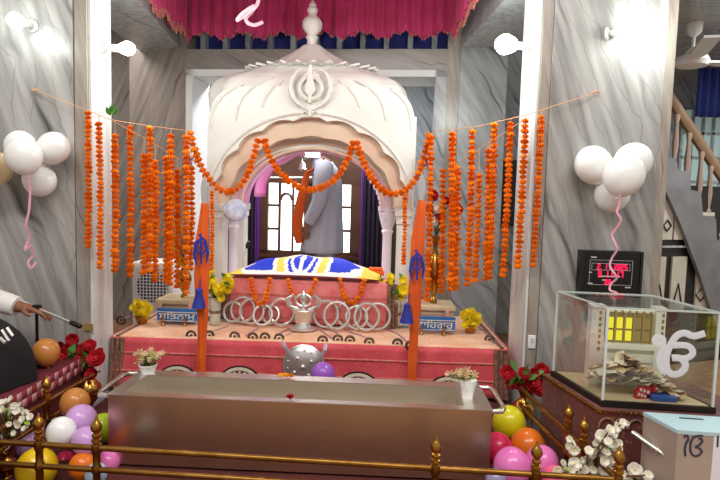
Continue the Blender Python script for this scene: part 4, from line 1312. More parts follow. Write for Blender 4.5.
Yl = lambda x: 2.66 + (3.28 - 2.66) * max(0, min(1, (x - 108) / 82)) if x > 112 else 2.66
Yr = lambda x: 3.28 - (3.28 - 2.70) * max(0, min(1, (x - 433) / 95)) if x < 528 else 2.70
nailL, nailR = at(32, 88, 2.7), at(598, 92, 2.735)
string([nailL, at(60, 100, 2.66), at(112, 120, 2.66), at(150, 126, Yl(150)), at(190, 131, 3.28)], 'upper string carrying marigold strands from the left pillar to the shrine')
string([at(113, 121, 2.665), at(150, 141, Yl(150)), at(190, 166, 3.28)], 'lower slanting string from the left pillar hook to the shrine')
string([nailR, at(560, 104, 2.7), at(530, 114, 2.69), at(480, 126, Yr(480)), at(433, 132, 3.28)], 'upper string carrying marigold strands from the right pillar to the shrine')
string([at(530, 116, 2.69), at(490, 142, Yr(490)), at(446, 172, 3.25)], 'lower slanting string from the right pillar to the shrine')
string([at(32, 88, 2.69), at(33, 90, 2.69), at(38, 90, 2.69)], 'little knot of string on a nail on the left pillar', .006)
string([at(594, 92, 2.725), at(598, 91, 2.725), at(600, 93, 2.725)], 'little knot of string on a nail on the right pillar', .006)


def flowers_along(pts, r, root, step, kind='marigold', vertical=False):
    pts = [V(p) for p in pts]; L = [0]
    for a, b in zip(pts, pts[1:]): L.append(L[-1] + (b - a).length)
    n = max(2, int(L[-1] / step)); out = []
    for k in range(n + 1):
        s = L[-1] * k / n; i = 0
        while i < len(L) - 2 and L[i + 1] < s: i += 1
        f = (s - L[i]) / max(L[i + 1] - L[i], 1e-9)
        p = pts[i].lerp(pts[i + 1], f); d = (pts[i + 1] - pts[i]).normalized()
        j = V((rnd.uniform(-1, 1), rnd.uniform(-1, 1), 0)) * r * .12
        inst('marigold', FM[kind], root, p + j, aim(d + V((rnd.uniform(-.25, .25), rnd.uniform(-.25, .25), 0)), rnd.uniform(0, 6.28)), r * rnd.uniform(.86, 1.12))


def strand(xt, yt, xb, yb, Y, label, w=4.1, ystr=None, group='hanging marigold strands'):
    p0 = at(xt, yt, Y); p1 = at(xb, yb, Y); 
    t = thing('hanging_marigold_strand', (p1.x, Y, p1.z), label, 'garland', group)
    top = p0 + V((0, 0, .0)) if ystr is None else at(xt + (xt - xb) * .05, ystr, Y)
    MB().tube([p1, p0.lerp(p1, .5) + V((.004, 0, 0)), p0, top + V((0, .001, 0))], .0016, 5).build('thread', M['string'], t)
    r = w * ppm(Y)
    flowers_along([p0, p0.lerp(p1, .5) + V((.004, 0, 0)), p1], r, t, r * 1.2)


ordn = ['first', 'second', 'third', 'fourth', 'fifth', 'sixth', 'seventh', 'eighth', 'ninth', 'tenth', 'eleventh', 'twelfth', 'thirteenth']
left = [(88, 113, 88, 246, 109), (99, 124, 100, 267, 114), (115, 136, 115, 270, 121), (130, 128, 130, 275, 123), (144, 156, 143.5, 272, 137), (150, 129, 149.5, 270, 126), (155.5, 162, 155, 280, 144), (166.5, 158, 166, 280, 151), (171, 136, 169.5, 283, 129), (177.5, 171, 177, 286, 157), (186.5, 137, 186, 292, 131), (191.5, 168, 190.5, 268, 160)]
for i, (a, b_, c, d, e) in enumerate(left):
    lab = 'marigold strand, %s counted from the left pillar towards the shrine' % ordn[i]
    if i == 0: lab = 'marigold strand over the grey edge of the left pillar, farthest from the shrine'
    strand(a, b_, c, d, Yl(a) - (.08 if i in (5, 8, 10) else 0), lab, 4.1 if i > 1 else 3.6, e)
strand(212, 192, 211, 292, 3.3, 'short thin marigold strand just right of the left saffron flag pole', 2.6, 180)
right = [(431, 138, 427, 299, 133), (443, 171, 441, 291, 169), (452.5, 134, 450, 289, 128), (457.5, 168, 455.5, 288, 163), (472.5, 132, 467.5, 284, 128), (479, 176, 475, 280, 147), (489, 151, 485.5, 279, 141), (494.5, 125, 489, 277, 122), (510.5, 124, 503, 275, 118), (525.5, 121, 517.5, 266, 115), (541.5, 117, 533, 265, 110)]
for i, (a, b_, c, d, e) in enumerate(right):
    j = len(right) - 1 - i
    lab = 'marigold strand, %s counted from the right pillar towards the shrine' % ordn[j]
    if j == 0: lab = 'marigold strand over the slab edge of the right pillar, farthest from the shrine'
    strand(a, b_, c, d, Yr(a) - (.08 if i in (2, 7) else .05 if i == 0 else 0), lab, 4.1 if j > 0 else 3.8, e)
strand(405, 188, 403.5, 263, 3.32, 'short thin marigold strand just left of the right saffron flag pole', 2.8, 178)


def swag(px, Ys, label, w=4.3, n=40, group='draped marigold garlands'):
    P = []
    m = len(px)
    for i in range(n + 1):
        s = (m - 1) * i / n; k = min(int(s), m - 2); f = s - k
        q = [px[max(k - 1, 0)], px[k], px[k + 1], px[min(k + 2, m - 1)]]
        cr = lambda a: .5 * (2 * q[1][a] + (q[2][a] - q[0][a]) * f + (2 * q[0][a] - 5 * q[1][a] + 4 * q[2][a] - q[3][a]) * f * f + (3 * q[1][a] - q[0][a] - 3 * q[2][a] + q[3][a]) * f ** 3)
        tt = i / n; Y = Ys[0] + (Ys[1] - Ys[0]) * tt if len(Ys) == 2 else Ys[0] + (Ys[1] - Ys[0]) * min(1, tt * 2) if tt < .5 else Ys[1] + (Ys[2] - Ys[1]) * (tt * 2 - 1)
        P.append(at(cr(0), cr(1), Y))
    lo = min(P, key=lambda p: p.z)
    t = thing('hanging_marigold_garland', lo, label, 'garland', group)
    MB().tube(P, .0016, 5).build('thread', M['string'], t)
    r = w * ppm(sum(Ys) / len(Ys)); flowers_along(P, r, t, r * 1.22)


swag([(191, 133), (194, 148), (202, 168), (213, 184), (226, 192), (238, 188), (247, 175), (253, 158), (258, 141)], (3.3, 3.40, 3.44), 'marigold garland looped across the left third of the shrine arch')
swag([(264, 141), (270, 157), (280, 173), (293, 184), (307, 190), (322, 187), (336, 178), (346, 163), (353, 143)], (3.44, 3.44), 'marigold garland looped across the middle of the shrine arch')
swag([(357, 143), (362, 158), (369, 173), (379, 187), (392, 194), (406, 190), (417, 177), (424, 157), (430, 136)], (3.42, 3.38, 3.3), 'marigold garland looped across the right third of the shrine arch')
Yb = FBk.px(300, 295, .05).y
for (pxs, lab) in ((((251, 279), (253, 292), (257, 302), (261, 305), (265, 300), (268, 290), (270, 279)), 'small marigold loop pinned over the left front of the pink block'),
                   (((288, 280), (291, 290), (297, 297), (303, 298), (309, 295), (313, 288), (316, 280)), 'small marigold loop pinned over the middle front of the pink block'),
                   (((340, 279), (342, 290), (346, 299), (351, 303), (356, 301), (361, 292), (364, 280)), 'small marigold loop pinned over the right front of the pink block')):
    swag(list(pxs), (Yb + .0, Yb - .005), lab, 3.0, group='small marigold loops on the pink block')

# white and purple rosettes where strings meet the shrine
for x, y, lab in ((190, 160, 'white and purple rosette tied left of the shrine arch'), (426, 163, 'white and purple rosette tied right of the shrine arch')):
    p = at(x, y, 3.38); t = thing('rosette', p, lab, 'rosette')
    b = MB()
    for k in range(9):
        a = 2 * PI * k / 9; b.tube([p, p + V((.025 * math.cos(a), -.008, .025 * math.sin(a))), p + V((.04 * math.cos(a + .25), .004, .045 * math.sin(a + .25)))], [.004, .012, .003], 6, flat=.4)
    b.build('petals', M['white_petal'], t)
    b = MB()
    for k in range(5):
        a = 2 * PI * k / 5 + .3; b.tube([p + V((0, -.012, 0)), p + V((.014 * math.cos(a), -.02, .016 * math.sin(a))), p + V((.03 * math.cos(a), -.012, .034 * math.sin(a)))], [.003, .008, .002], 6, flat=.4)
    b.build('ribbon_loops', mat('rosette_purple', '5b4aa6', .6) if 'rosette_purple' not in bpy.data.materials else bpy.data.materials['rosette_purple'], t)
# leafy bow at the left pillar hook
p = at(113, 115, 2.63); t = thing('leaf_bow', p, 'green leafy bow tied at the corner of the left pillar', 'decoration')
for k in range(6):
    inst('leaf', FM['leaf'], t, p + V((rnd.uniform(-.012, .012), -.01, rnd.uniform(-.01, .01))), (1.2, rnd.uniform(-.5, .5), k * 1.05), .045)
MB().tube([p + V((-.07 + .03 * math.cos(a), -.004, .0 + .012 * math.sin(a))) for a in [2 * PI * i / 16 for i in range(17)]] , .002, 5).build('loop', M['string_w'], t)

# ============================================================ PINK VALANCE
FV = Fr(at(312, 35, 4.08), -6)
u0, u1 = FV.uv(187, 36)[0], FV.uv(455, 36)[0]
zv = FV.uv(312, 35.5)[1]
val = thing('ceiling_canopy', FV.p((u0 + u1) / 2, 0, 2.86), 'gathered magenta cloth canopy with a ruffled valance hung over the shrine', 'canopy')
def back(u, v):
    x = u0 + (u1 - u0) * u
    return FV.p(x, .022 * math.sin(x * 75 + .8 * math.sin(x * 13)) * (1 - .5 * v), zv + (.022 * math.sin(x * 21) + .006 * math.sin(x * 75)) * (1 - v) + (2.86 - zv) * v)
b = MB(); b.grid(back, 260, 6); b.build('back_valance', M['pink_cloth'], val, solid=.003, sharp=80)
pL, pR = FV.p(u0, 0, 0), FV.p(u1, 0, 0)
for p, nm, sg in ((pL, 'side_valance', 1), (pR, 'side_valance', -1)):
    def side(u, v):
        y = p.y - (p.y - 2.3) * u
        return V((p.x + .022 * math.sin(y * 70 + math.sin(y * 11)) - .01, y, zv + (.022 * math.sin(y * 19) + .006 * math.sin(y * 75)) * (1 - v) + (2.86 - zv) * v))
    b = MB(); b.grid(side, 200, 5); b.build(nm, M['pink_cloth'], val, solid=.003, sharp=80)
    b = MB()
    for k in range(110):
        y = p.y - (p.y - 2.3) * (k + .5) / 110; z = zv + .022 * math.sin(y * 19) + .012 * math.sin(y * 75)
        b.tube([V((p.x + sg * .004, y, z + .02)), V((p.x + sg * .012 + rnd.uniform(-.006, .006), y + rnd.uniform(-.01, .01), z - .035))], (.008, .004), 5)
    b.build('fringe', M['fringe'], val)
b = MB()
for k in range(90):
    x = u0 + (u1 - u0) * (k + .5) / 90; z = zv + .022 * math.sin(x * 21) + .012 * math.sin(x * 75)
    b.tube([FV.p(x, .01, z + .006), FV.p(x + rnd.uniform(-.006, .006), .012, z - .012)], (.007, .003), 5)
b.build('fringe', M['fringe'], val)
MB().add([V((pL.x, pL.y, 2.86)), V((pR.x, pR.y, 2.86)), V((pR.x, 2.3, 2.86)), V((pL.x, 2.3, 2.86))], [(0, 1, 2, 3)]).build('top_cloth', M['pink_cloth'], val, solid=.004)


def ribbon(name, pix, Y, label, w=.008, m='ribbon', n=6, cat='ribbon'):
    pts = [at(x, y, Y + .01 * math.sin(i * 1.7)) for i, (x, y) in enumerate(pix)]
    P = []
    for i in range(len(pts) - 1):
        q = [pts[max(i - 1, 0)], pts[i], pts[i + 1], pts[min(i + 2, len(pts) - 1)]]
        for s in range(n):
            f = s / n
            P.append(.5 * (2 * q[1] + (q[2] - q[0]) * f + (2 * q[0] - 5 * q[1] + 4 * q[2] - q[3]) * f * f + (3 * q[1] - q[0] - 3 * q[2] + q[3]) * f ** 3))
    P.append(pts[-1])
    return tag(MB().tube(P, w, 6, flat=.18, up=(0, -1, .05)).build(name, M[m]), label, cat)


ribbon('hanging_ribbon', [(262, -60), (260, -20), (258, 2), (252, 10), (241, 18), (237, 20), (243, 13), (254, 6), (252, 12), (246, 18), (248, 23), (255, 25), (263, 22)], 3.0, 'curly pale pink ribbon hanging in front of the magenta valance', .011, 'ribbon_w')

# ============================================================ BALLOONS
def balloon(x, y, rpx, Y, color, label, d=(0, 0, -1), group=None, st=1.08):
    c = at(x, y, Y); r = rpx * Y / F
    d = V(d).normalized(); Q = V((0, 0, -1)).rotation_difference(d).to_matrix()
    prof = []
    for i in range(15):
        t = PI * i / 14
        z = math.cos(t); rr = math.sin(t)
        k = 1.0 if z > 0 else 1 - .10 * z * z
        prof.append((max(r * rr * k, .0005), r * z * (st if z > 0 else st * 1.08)))
    b = MB(); zb = prof[-1][1]
    b.lathe(list(reversed(prof)), c, 26, Q)
    b.lathe([(r * .09, zb - r * .13), (r * .12, zb - r * .10), (r * .04, zb - r * .02), (r * .10, zb + r * .05)], c, 10, Q)
    o = b.build('balloon', M['balloon_' + color], org=c)
    return tag(o, label, 'balloon', group)


g = 'white balloons on the left pillar'
balloon(21, 147, 15, 2.64, 'white', 'white balloon at the upper back left of the left pillar cluster', (.2, 0, -1), g)
balloon(23.5, 156, 17, 2.47, 'white', 'white balloon at the front of the left pillar cluster, above the pink ribbon', (.25, -.1, -1), g)
balloon(53.5, 148, 15, 2.62, 'white', 'white balloon at the right of the left pillar cluster', (-.5, 0, -1), g)
balloon(39.5, 180, 15.5, 2.64, 'white', 'white balloon at the bottom of the left pillar cluster', (-.2, 0, 1), g)
ribbon('hanging_ribbon', [(28, 175), (30, 190), (29, 210), (26, 225), (30, 235), (27, 243), (25, 250), (31, 246), (33, 255), (28, 262), (31, 268), (36, 262)], 2.45, 'pink ribbon dangling from the white balloons on the left pillar', .006)
g = 'white balloons on the right pillar'
balloon(593.5, 165, 18, 2.66, 'white', 'white balloon at the left of the right pillar cluster', (.6, 0, -1), g)
balloon(632.5, 162, 18, 2.66, 'white', 'white balloon at the upper back right of the right pillar cluster', (-.5, 0, -1), g)
balloon(624, 175, 19.5, 2.44, 'white', 'white balloon at the front of the right pillar cluster', (-.3, -.1, -1), g)
balloon(612, 194, 17, 2.66, 'white', 'white balloon at the bottom of the right pillar cluster', (.1, 0, 1), g)
ribbon('hanging_ribbon', [(620, 193), (619, 205), (617, 212), (621, 220), (615, 230), (612, 235), (616, 245), (617, 250), (612, 258), (610, 266), (615, 274), (617, 278), (611, 284), (610, 290), (617, 293), (612, 296), (616, 300)], 2.4, 'curling pink ribbon hanging from the white balloons down to the clock', .0055)

g = 'balloons heaped at the left end of the steel tank'
balloon(46, 352, 13, 2.38, 'tan', 'tan balloon tied by the red roses at the railing', (.1, 0, -1), g)
balloon(75, 403, 14.5, 2.2, 'tan', 'tan balloon in the heap below the brass rose vase', (0, .2, -1), g)
balloon(81, 421, 16, 2.08, 'lilac', 'lilac balloon behind the white balloon, left of the tank', (.1, .2, -1), g)
balloon(86, 441, 14, 1.97, 'lilac', 'lilac balloon under the other lilac one, between white balloon and tank', (.3, .3, -1), g)
balloon(61.5, 432, 14.5, 1.98, 'white', 'white balloon in front of the lilac balloons beside the tank', (.1, .1, -1), g)
balloon(48, 430, 13, 2.24, 'white', 'white balloon half hidden behind the front white one in the heap', (0, 0, -1), g)
balloon(27, 444, 13.5, 2.1, 'lilac', 'lilac balloon by the railing corner, above the yellow balloon', (0, .2, -1), g)
balloon(37, 468, 20, 1.92, 'yellow', 'big yellow balloon behind the left railing post', (0, .5, -1), g)
balloon(65, 463, 11, 2.12, 'hot_pink', 'hot pink balloon peeking between the yellow and orange balloons', (0, 0, -1), g)
balloon(82, 466, 13, 1.93, 'orange', 'bright orange balloon behind the railing left of the tank', (0, 0, -1), g)
balloon(96, 474, 11, 1.85, 'blue', 'pale blue balloon behind the railing at the tank corner', (0, 0, -1), g)
balloon(103, 428, 14, 2.26, 'lime', 'lime green balloon squeezed against the left end of the tank', (0, 0, -1), g)
balloon(80, 490, 12, 2.05, 'lime', 'lime green balloon low under the orange one', (0, 0, -1), g)
balloon(108, 462, 12, 2.05, 'pink', 'pink balloon peeping out beside the tank corner under the lime one', (0, 0, -1), g)
balloon(10, 478, 12, 2.06, 'rose', 'rose pink balloon low behind the railing at the frame corner', (0, 0, -1), g)
g = 'balloons heaped at the right end of the steel tank'
balloon(509, 423, 17, 2.38, 'lemon', 'yellow balloon in front of the right brass rose vase', (0, .3, -1), g)
balloon(497, 449, 16, 2.2, 'hot_pink', 'hot pink balloon against the right end of the tank', (0, 0, -1), g)
balloon(528, 447, 18, 2.22, 'orange', 'orange balloon under the yellow one at the right end', (0, 0, -1), g)
balloon(512, 467, 19, 1.98, 'pink', 'pink balloon between hot pink balloon and right railing post', (0, 0, -1), g)
balloon(542, 463, 17, 2.02, 'pink', 'pink balloon below the orange one, behind the right railing post', (0, 0, -1), g)
balloon(556, 480, 14, 1.9, 'rose', 'rose pink balloon beside the white blossoms', (0, 0, -1), g)
balloon(496, 480, 11, 1.86, 'mauve', 'mauve balloon low at the right end of the tank', (0, 0, -1), g)
balloon(323, 375, 12.5, 2.55, 'purple', 'purple balloon in front of the silver shield', (0, .3, -1), None)
# ============================================================ STEEL TANK
TKZ = .507
a, b_ = atz(108, 395, TKZ), atz(492, 411, TKZ)
FK2 = Fr((a + b_) / 2, math.degrees(math.atan2(b_.y - a.y, b_.x - a.x)))
W = (b_ - a).length / 2; DP = .30
tk = thing('steel_tank', FK2.p(0, -DP / 2, .22), 'long rectangular stainless steel offering tank behind the brass railing', 'tank')
b = MB(); zb = .23; zi = .36
b.fbox(FK2, -W, W, -.012, 0, zb, TKZ).fbox(FK2, -W, W, -DP, -DP + .012, zb, TKZ).fbox(FK2, -W, -W + .012, -DP + .012, -.012, zb, TKZ).fbox(FK2, W - .012, W, -DP + .012, -.012, zb, TKZ)
b.build('body', M['steel'], tk)
b = MB(); b.fbox(FK2, -W + .012, W - .012, -DP + .012, -.012, zi - .01, zi)
b.fbox(FK2, -W + .05, W - .07, -DP + .058, -DP + .06, zi, TKZ).fbox(FK2, -W + .048, -W + .05, -DP + .06, -.03, zi, TKZ).fbox(FK2, W - .10, W - .098, -DP + .06, -.03, zi, TKZ)
b.build('inner_lining', M['steel_inside'], tk)
b = MB(); t_ = .004
for u0, u1, o0, o1 in ((-W - .004, W + .004, -.032, .004), (-W - .004, W + .004, -DP - .004, -DP + .06), (-W - .004, -W + .05, -DP + .06, -.032), (W - .10, W + .004, -DP + .06, -.032)):
    b.fbox(FK2, u0, u1, o0, o1, TKZ, TKZ + t_)
b.build('rim', M['steel_light'], tk)
for sg in (-1, 1):
    u = sg * W; e = sg * .055
    MB().tube([FK2.p(u, -.02, TKZ - .01), FK2.p(u + e * .8, -.02, TKZ - .008), FK2.p(u + e, -.05, TKZ - .006), FK2.p(u + e, -DP + .06, TKZ - .004), FK2.p(u + e * .8, -DP + .03, TKZ - .004), FK2.p(u, -DP + .03, TKZ - .004)], .010, 10).build('handle', M['steel_light'], tk)
# small things lying on the tank
p = FK2.px(286, 377, -DP + .035); p.z = TKZ + t_ + .011
for i, dx in enumerate((-.022, .0, .022)):
    o = bpy.data.objects.new('marigold_flower', FM['marigold_y']); COL.objects.link(o); o.location = p + V((dx, .004 * (i % 2), .002)); o.scale = (.014,) * 3; o.rotation_euler = (.3, .2 * i, i)
    tag(o, 'yellow marigold head on the back rim of the tank, %s of three' % ('leftmost', 'middle', 'rightmost')[i], 'flower', 'marigold heads on the tank rim')
p = FK2.px(290, 398, -.016); p.z = TKZ + t_ + .008
o = bpy.data.objects.new('rose_flower', FM['rose']); COL.objects.link(o); o.location = p; o.scale = (.016,) * 3; tag(o, 'single dark red rose head lying on the front rim of the tank', 'flower')


def planter(x, yb, yt, rb, rt, label1, label2, fx, fy, rx, ry, n, off, seed, wrap=False):
    u, z = FK2.uv(x, yb, off); base = FK2.p(u, off, TKZ + t_)
    top = FK2.px(x, yt, off).z - base.z; k = ppm(base.y)
    t = thing('white_planter', base, label1, 'pot')
    if not wrap:
        MB().lathe([(rb * k, 0), (rb * k * 1.02, .004), (rt * k * .97, top * .9), (rt * k, top * .92), (rt * k, top), (rt * k * .88, top), (rt * k * .85, top * .8)], base, 20).build('pot_body', M['plastic_white'], t)
        MB().lathe([(.001, top * .84), (rt * k * .86, top * .85)], base, 20, capped=False).build('soil', M['twig'], t)
    else:
        MB().lathe([(rb * k, 0), (rb * k * 1.1, top * .35), (rb * k * 1.3, top * .55), (rt * k, top * .72), (rt * k * 1.08, top), (rt * k * .95, top)], base, 22, mod=lambda a, i: 1 + .08 * math.sin(a * 7 + i)).build('paper_wrap', M['white_cloth'], t)
    r = random.Random(seed); hd = []
    for q in range(n):
        a = r.uniform(0, 6.28); s = math.sqrt(r.random())
        hd.append((FK2.px(fx + rx * s * math.cos(a), fy + ry * s * math.sin(a), off + r.uniform(-.03, .03)), r.choice(['wispy', 'wispy', 'wispy', 'cream_yellow']), r.uniform(3, 5) * k, (r.uniform(-1, 1), -.6, r.uniform(.2, 1))))
    for i, h in enumerate(hd):
        if h[1] == 'cream_yellow': hd[i] = (h[0], 'wispy', h[2], h[3])
    bouquet('potted_plant', base + V((0, 0, top * .86)), hd, label2, cat='plant', leaves=22, leaf_r=.022, leafkind='lime_leaf', seed=seed)


planter(148, 375, 364, 6.5, 9.5, 'white flower pot on the back rim of the tank, left end', 'wispy cream and green plant in the pot at the left of the tank', 150, 357, 14, 7, 24, -DP + .03, 31)
planter(467, 405, 379, 5.5, 8, 'white paper wrapped pot on the right end rim of the tank', 'wispy yellow green plant in the paper wrapped pot', 462, 375, 14, 5, 24, -.12, 32, True)

# ============================================================ BRASS RAILING
c1 = V((-1.28, 1.785, 0)); c2 = V((.835, 1.645, 0))
k1 = V((-1.24, 2.48, 0)); k2 = V((.77, 2.46, 0))
ZU, ZL = .438, .362
rl = thing('brass_railing', (c1 + c2) / 2 + V((0, 0, .22)), 'low brass railing with ball finials around the tank and balloons', 'railing')
def rail(a, b, z0, z1=None):
    MB().cyl(a + V((0, 0, z0)), b + V((0, 0, z0 if z1 is None else z1)), .0098, seg=10).build('rail', M['brass_dull'], rl)
zu_l = 1.3 - (448.5 - 188) * c1.y / F
for a, b in ((c1, c2), (c1, k1), (c2, k2)):
    rail(a, b, ZU); rail(a, b, ZL)
def post(p, h=.115):
    p = V((p.x, p.y, .22)); z = ZU - .22
    po = MB().lathe([(.022, 0), (.022, .012), (.012, .02), (.012, .05), (.015, .055), (.012, .06), (.012, z - .09), (.0155, z - .085), (.0155, z - .065), (.012, z - .06), (.012, z - .02), (.016, z - .015), (.016, z + .012), (.010, z + .016)], p, 14).build('post', M['brass_dull'], rl)
    MB().lathe([(.010, z + .012), (.010, z + .018), (.0165, z + .024), (.0165, z + .03), (.009, z + .034), (.015, z + .042), (.015, z + .047), (.008, z + .052), (.016, z + .062), (.019, z + .072), (.016, z + .083), (.009, z + .092), (.005, z + .098), (.004, z + .105), (.0005, z + .112)], p, 16).build('finial', M['brass'], po)
def on(a, b, x, y=455):   # point of the line a-b seen at photo column x
    best = min((abs((lambda q: q)(x) - px_of(a.lerp(b, t / 200) + V((0, 0, ZU)))[0]), t) for t in range(-40, 241))[1]
    return a.lerp(b, best / 200)
def px_of(p):
    q = RC.transposed() @ (V(p) - CAM); return (360 + F * q.x / -q.z, 240 - F * q.y / -q.z)
for x in (40.5, 97.5, 435, 537):
    post(on(c1, c2, x))
post(c1); post(c2)
post(on(c1, k1, 46.5)); post(on(c2, k2, 567.5)); post(on(c2, k2, 583))

# ============================================================ ROSE VASES
def rose_vase(x, y_rim, Y, r, lab1, lab2, heads, lv, seed):
    top = at(x, y_rim, Y); base = V((top.x, Y, .22)); h = top.z - .22
    t, tp = vase(base, h, r, lab1, M['brass'])
    hd = [(at(a, b, Y + rnd.uniform(-.05, .03)), 'rose', rr * 1.3 * ppm(Y), (rnd.uniform(-.6, .6), -1, rnd.uniform(0, .9))) for a, b, rr in heads]
    q = bouquet('rose_bouquet', tp, hd, lab2, leaves=12, leaf_r=.06, seed=seed)
    for a, b in lv:
        inst('leaf', FM['leaf'], q, at(a, b, Y - .05), (1.2, rnd.uniform(-.6, .6), rnd.uniform(0, 6.28)), .06)


rose_vase(88, 366, 2.57, .06, 'brass vase of red roses at the foot of the left pillar', 'red roses in the brass vase beside the tan balloon',
          [(72.5, 339, 5), (63, 347, 5), (71, 347.5, 5), (63, 355, 6), (77, 351, 5.5), (86, 352, 7), (97, 359, 7), (92, 375, 5), (62, 365, 6), (56, 362, 5), (66, 370, 5), (82, 358, 5), (90, 346, 5), (58, 371, 5), (101, 353, 4)],
          [(69, 356), (71, 365), (88, 361), (75, 360), (84, 366)], 41)
rose_vase(524, 390, 2.55, .055, 'brass vase of red roses below the right pillar', 'dark red roses in the brass vase above the yellow balloon',
          [(517.5, 381, 7), (531, 385, 7), (508, 373, 6), (541, 371, 6), (545, 383, 6), (538, 391, 5.5), (524, 374, 5), (512, 384, 5), (533, 374, 5), (548, 376, 4), (527, 392, 5)],
          [(525, 373), (522, 378), (510, 387), (515, 371), (531, 379)], 42)


# ============================================================ WHITE BLOSSOMS
def blossoms(base, lab1, lab2, pts, Y, seed, vlab):
    r = random.Random(seed)
    vs, top = vase(V((base[0], base[1], .22)), .10, .035, vlab, M['brass'])
    hd = [(at(x, y, Y + r.uniform(-.05, .05)), 'blossom', q * .8 * ppm(Y), (r.uniform(-.8, .8), -1, r.uniform(-.1, .9))) for x, y, q in pts + [(x + r.uniform(-6, 6), y + r.uniform(-5, 5), q * .75) for x, y, q in pts]]
    return bouquet('blossom_spray', top, hd, lab1, leaves=14, leaf_r=.03, leafkind='lime_leaf', stem_m=M['twig'], seed=seed)


pl = [(5, 402, 4), (14, 406, 4), (2, 409, 4), (16, 411, 4), (10, 420, 4), (25, 413, 4), (30, 417, 4), (3, 425, 4), (18, 425, 4), (5, 436, 4), (14, 430, 4), (8, 413, 4.5), (22, 419, 3.5), (0, 417, 4), (11, 398, 3), (7, 444, 4), (27, 423, 3), (0, 432, 4), (12, 438, 3.5), (-6, 412, 4), (-8, 424, 4), (20, 405, 3.5)]
bp_ = at(-2, 470, 1.93); blossoms((bp_.x + .02, 1.95), 'spray of small white blossoms inside the railing corner on the left', '', pl, 1.95, 51, 'small brass vase at the left railing corner holding white blossoms')
pr_ = [(617, 427, 5.5), (612, 433, 6), (621, 424, 5), (602, 436, 7), (610, 430, 5.5), (612, 443, 6), (617, 448, 6), (571, 444, 5), (574, 450, 6), (592, 453, 6.5), (599, 451, 6.5), (575, 464, 7), (571, 469, 6), (584, 468, 6), (557, 471, 5.5), (565, 473, 6), (606, 470, 8), (618, 475, 7.5), (635, 470, 8), (647, 476, 6), (612, 461, 5), (604, 461, 6), (594, 473, 6), (627, 477, 6), (586, 459, 5), (598, 443, 5), (608, 452, 5), (581, 475, 5), (590, 464, 5), (563, 463, 4)]
bq = at(602, 478, 1.74); blossoms((bq.x - .03, 1.80), 'large spray of white blossoms in the right railing corner', '', pr_, 1.74, 52, 'small brass vase at the right railing corner holding white blossoms')

# ============================================================ MUSICIANS' STAGE
S(MB().box((-2.3, 1.95, .22), (1.94, 1.42, .44)).build('stage_floor', M['maroon_cloth']))
stg = thing('stage_cloth', (-2.3, 1.95, .44), 'dark red cloth with a red and pink checked border on the side stage', 'cloth')
MB().box((-2.3, 1.95, .47), (1.955, 1.435, .06)).build('cloth_top', M['maroon_cloth'], stg)
b = MB(); n = 44
for j in range(2):
    for i in range(n):
        b.mi((i + j) % 2); y0 = 1.235 + 1.43 * i / n; y1 = 1.235 + 1.43 * (i + 1) / n; z0 = .5 - .035 * (j + 1)
        b.add([(-1.3205, y0, z0), (-1.3205, y1, z0), (-1.3205, y1, z0 + .035), (-1.3205, y0, z0 + .035)], [(0, 1, 2, 3)])
b.build('checked_border', [M['check_red'], M['check_pink']], stg, solid=.002)
b = MB()
b.sphere((-1.61, 2.17, .5), 1, 28, 18, fn=lambda d: 1)
vs = []
for v in b.v:
    d = v - V((-1.61, 2.17, .5))
    x = .25 * d.x; y = .2 * d.y; z = .28 * max(d.z, 0) ** .8
    w = 1 + .05 * math.sin(7 * math.atan2(d.y, d.x))
    vs.append(V((-1.595 + x * w, 2.17 + y * w, .505 + z)))
b.v = vs
bc = thing('covered_drum', (-1.61, 2.17, .502), 'drum under a black cloth on the checked stage', 'drum')
b.build('black_cover', M['black_cloth'], bc)
for (a, c) in (((2, 330), (9, 341)), ((7, 328), (13, 336)), ((0, 338), (5, 343))):
    MB().cyl(at(*a, 2.06), at(*c, 2.05), .006, seg=8).build('metal_clip', M['silver'], bc)

# microphone stand with boom
base = at(38, 385, 2.44); base = V((base.x - .0, 2.44, .5))
ms = thing('microphone_stand', base, 'black microphone stand with a boom arm held by the musician', 'microphone stand')
cl = at(37, 308, 2.44); cl = V((base.x, 2.44, cl.z))
MB().lathe([(.07, 0), (.07, .012), (.02, .02), (.01, .03)], base, 20).build('base', M['black_metal'], ms)
MB().cyl(base, cl, .007, seg=10).build('pole', M['black_metal'], ms)
e0, e1 = at(-14, 284, 2.46), at(70, 322, 2.40)
MB().cyl(e0, cl.lerp(e0, .02), .006, seg=8).cyl(cl, e1, .006, seg=8).build('boom', M['silver'], ms)
MB().rbox(cl, (.035, .03, .03), .006).cyl(cl + V((.01, -.02, .0)), cl + V((.04, -.03, -.03)), .005, seg=8).build('clamp', M['black_metal'], ms)
dd = (e1 - cl).normalized()
MB().lathe([(.007, 0), (.011, .006), (.012, .05), (.01, .058)], e1, 12, V((0, 0, 1)).rotation_difference(dd).to_matrix()).build('microphone', M['black_plastic'], ms)

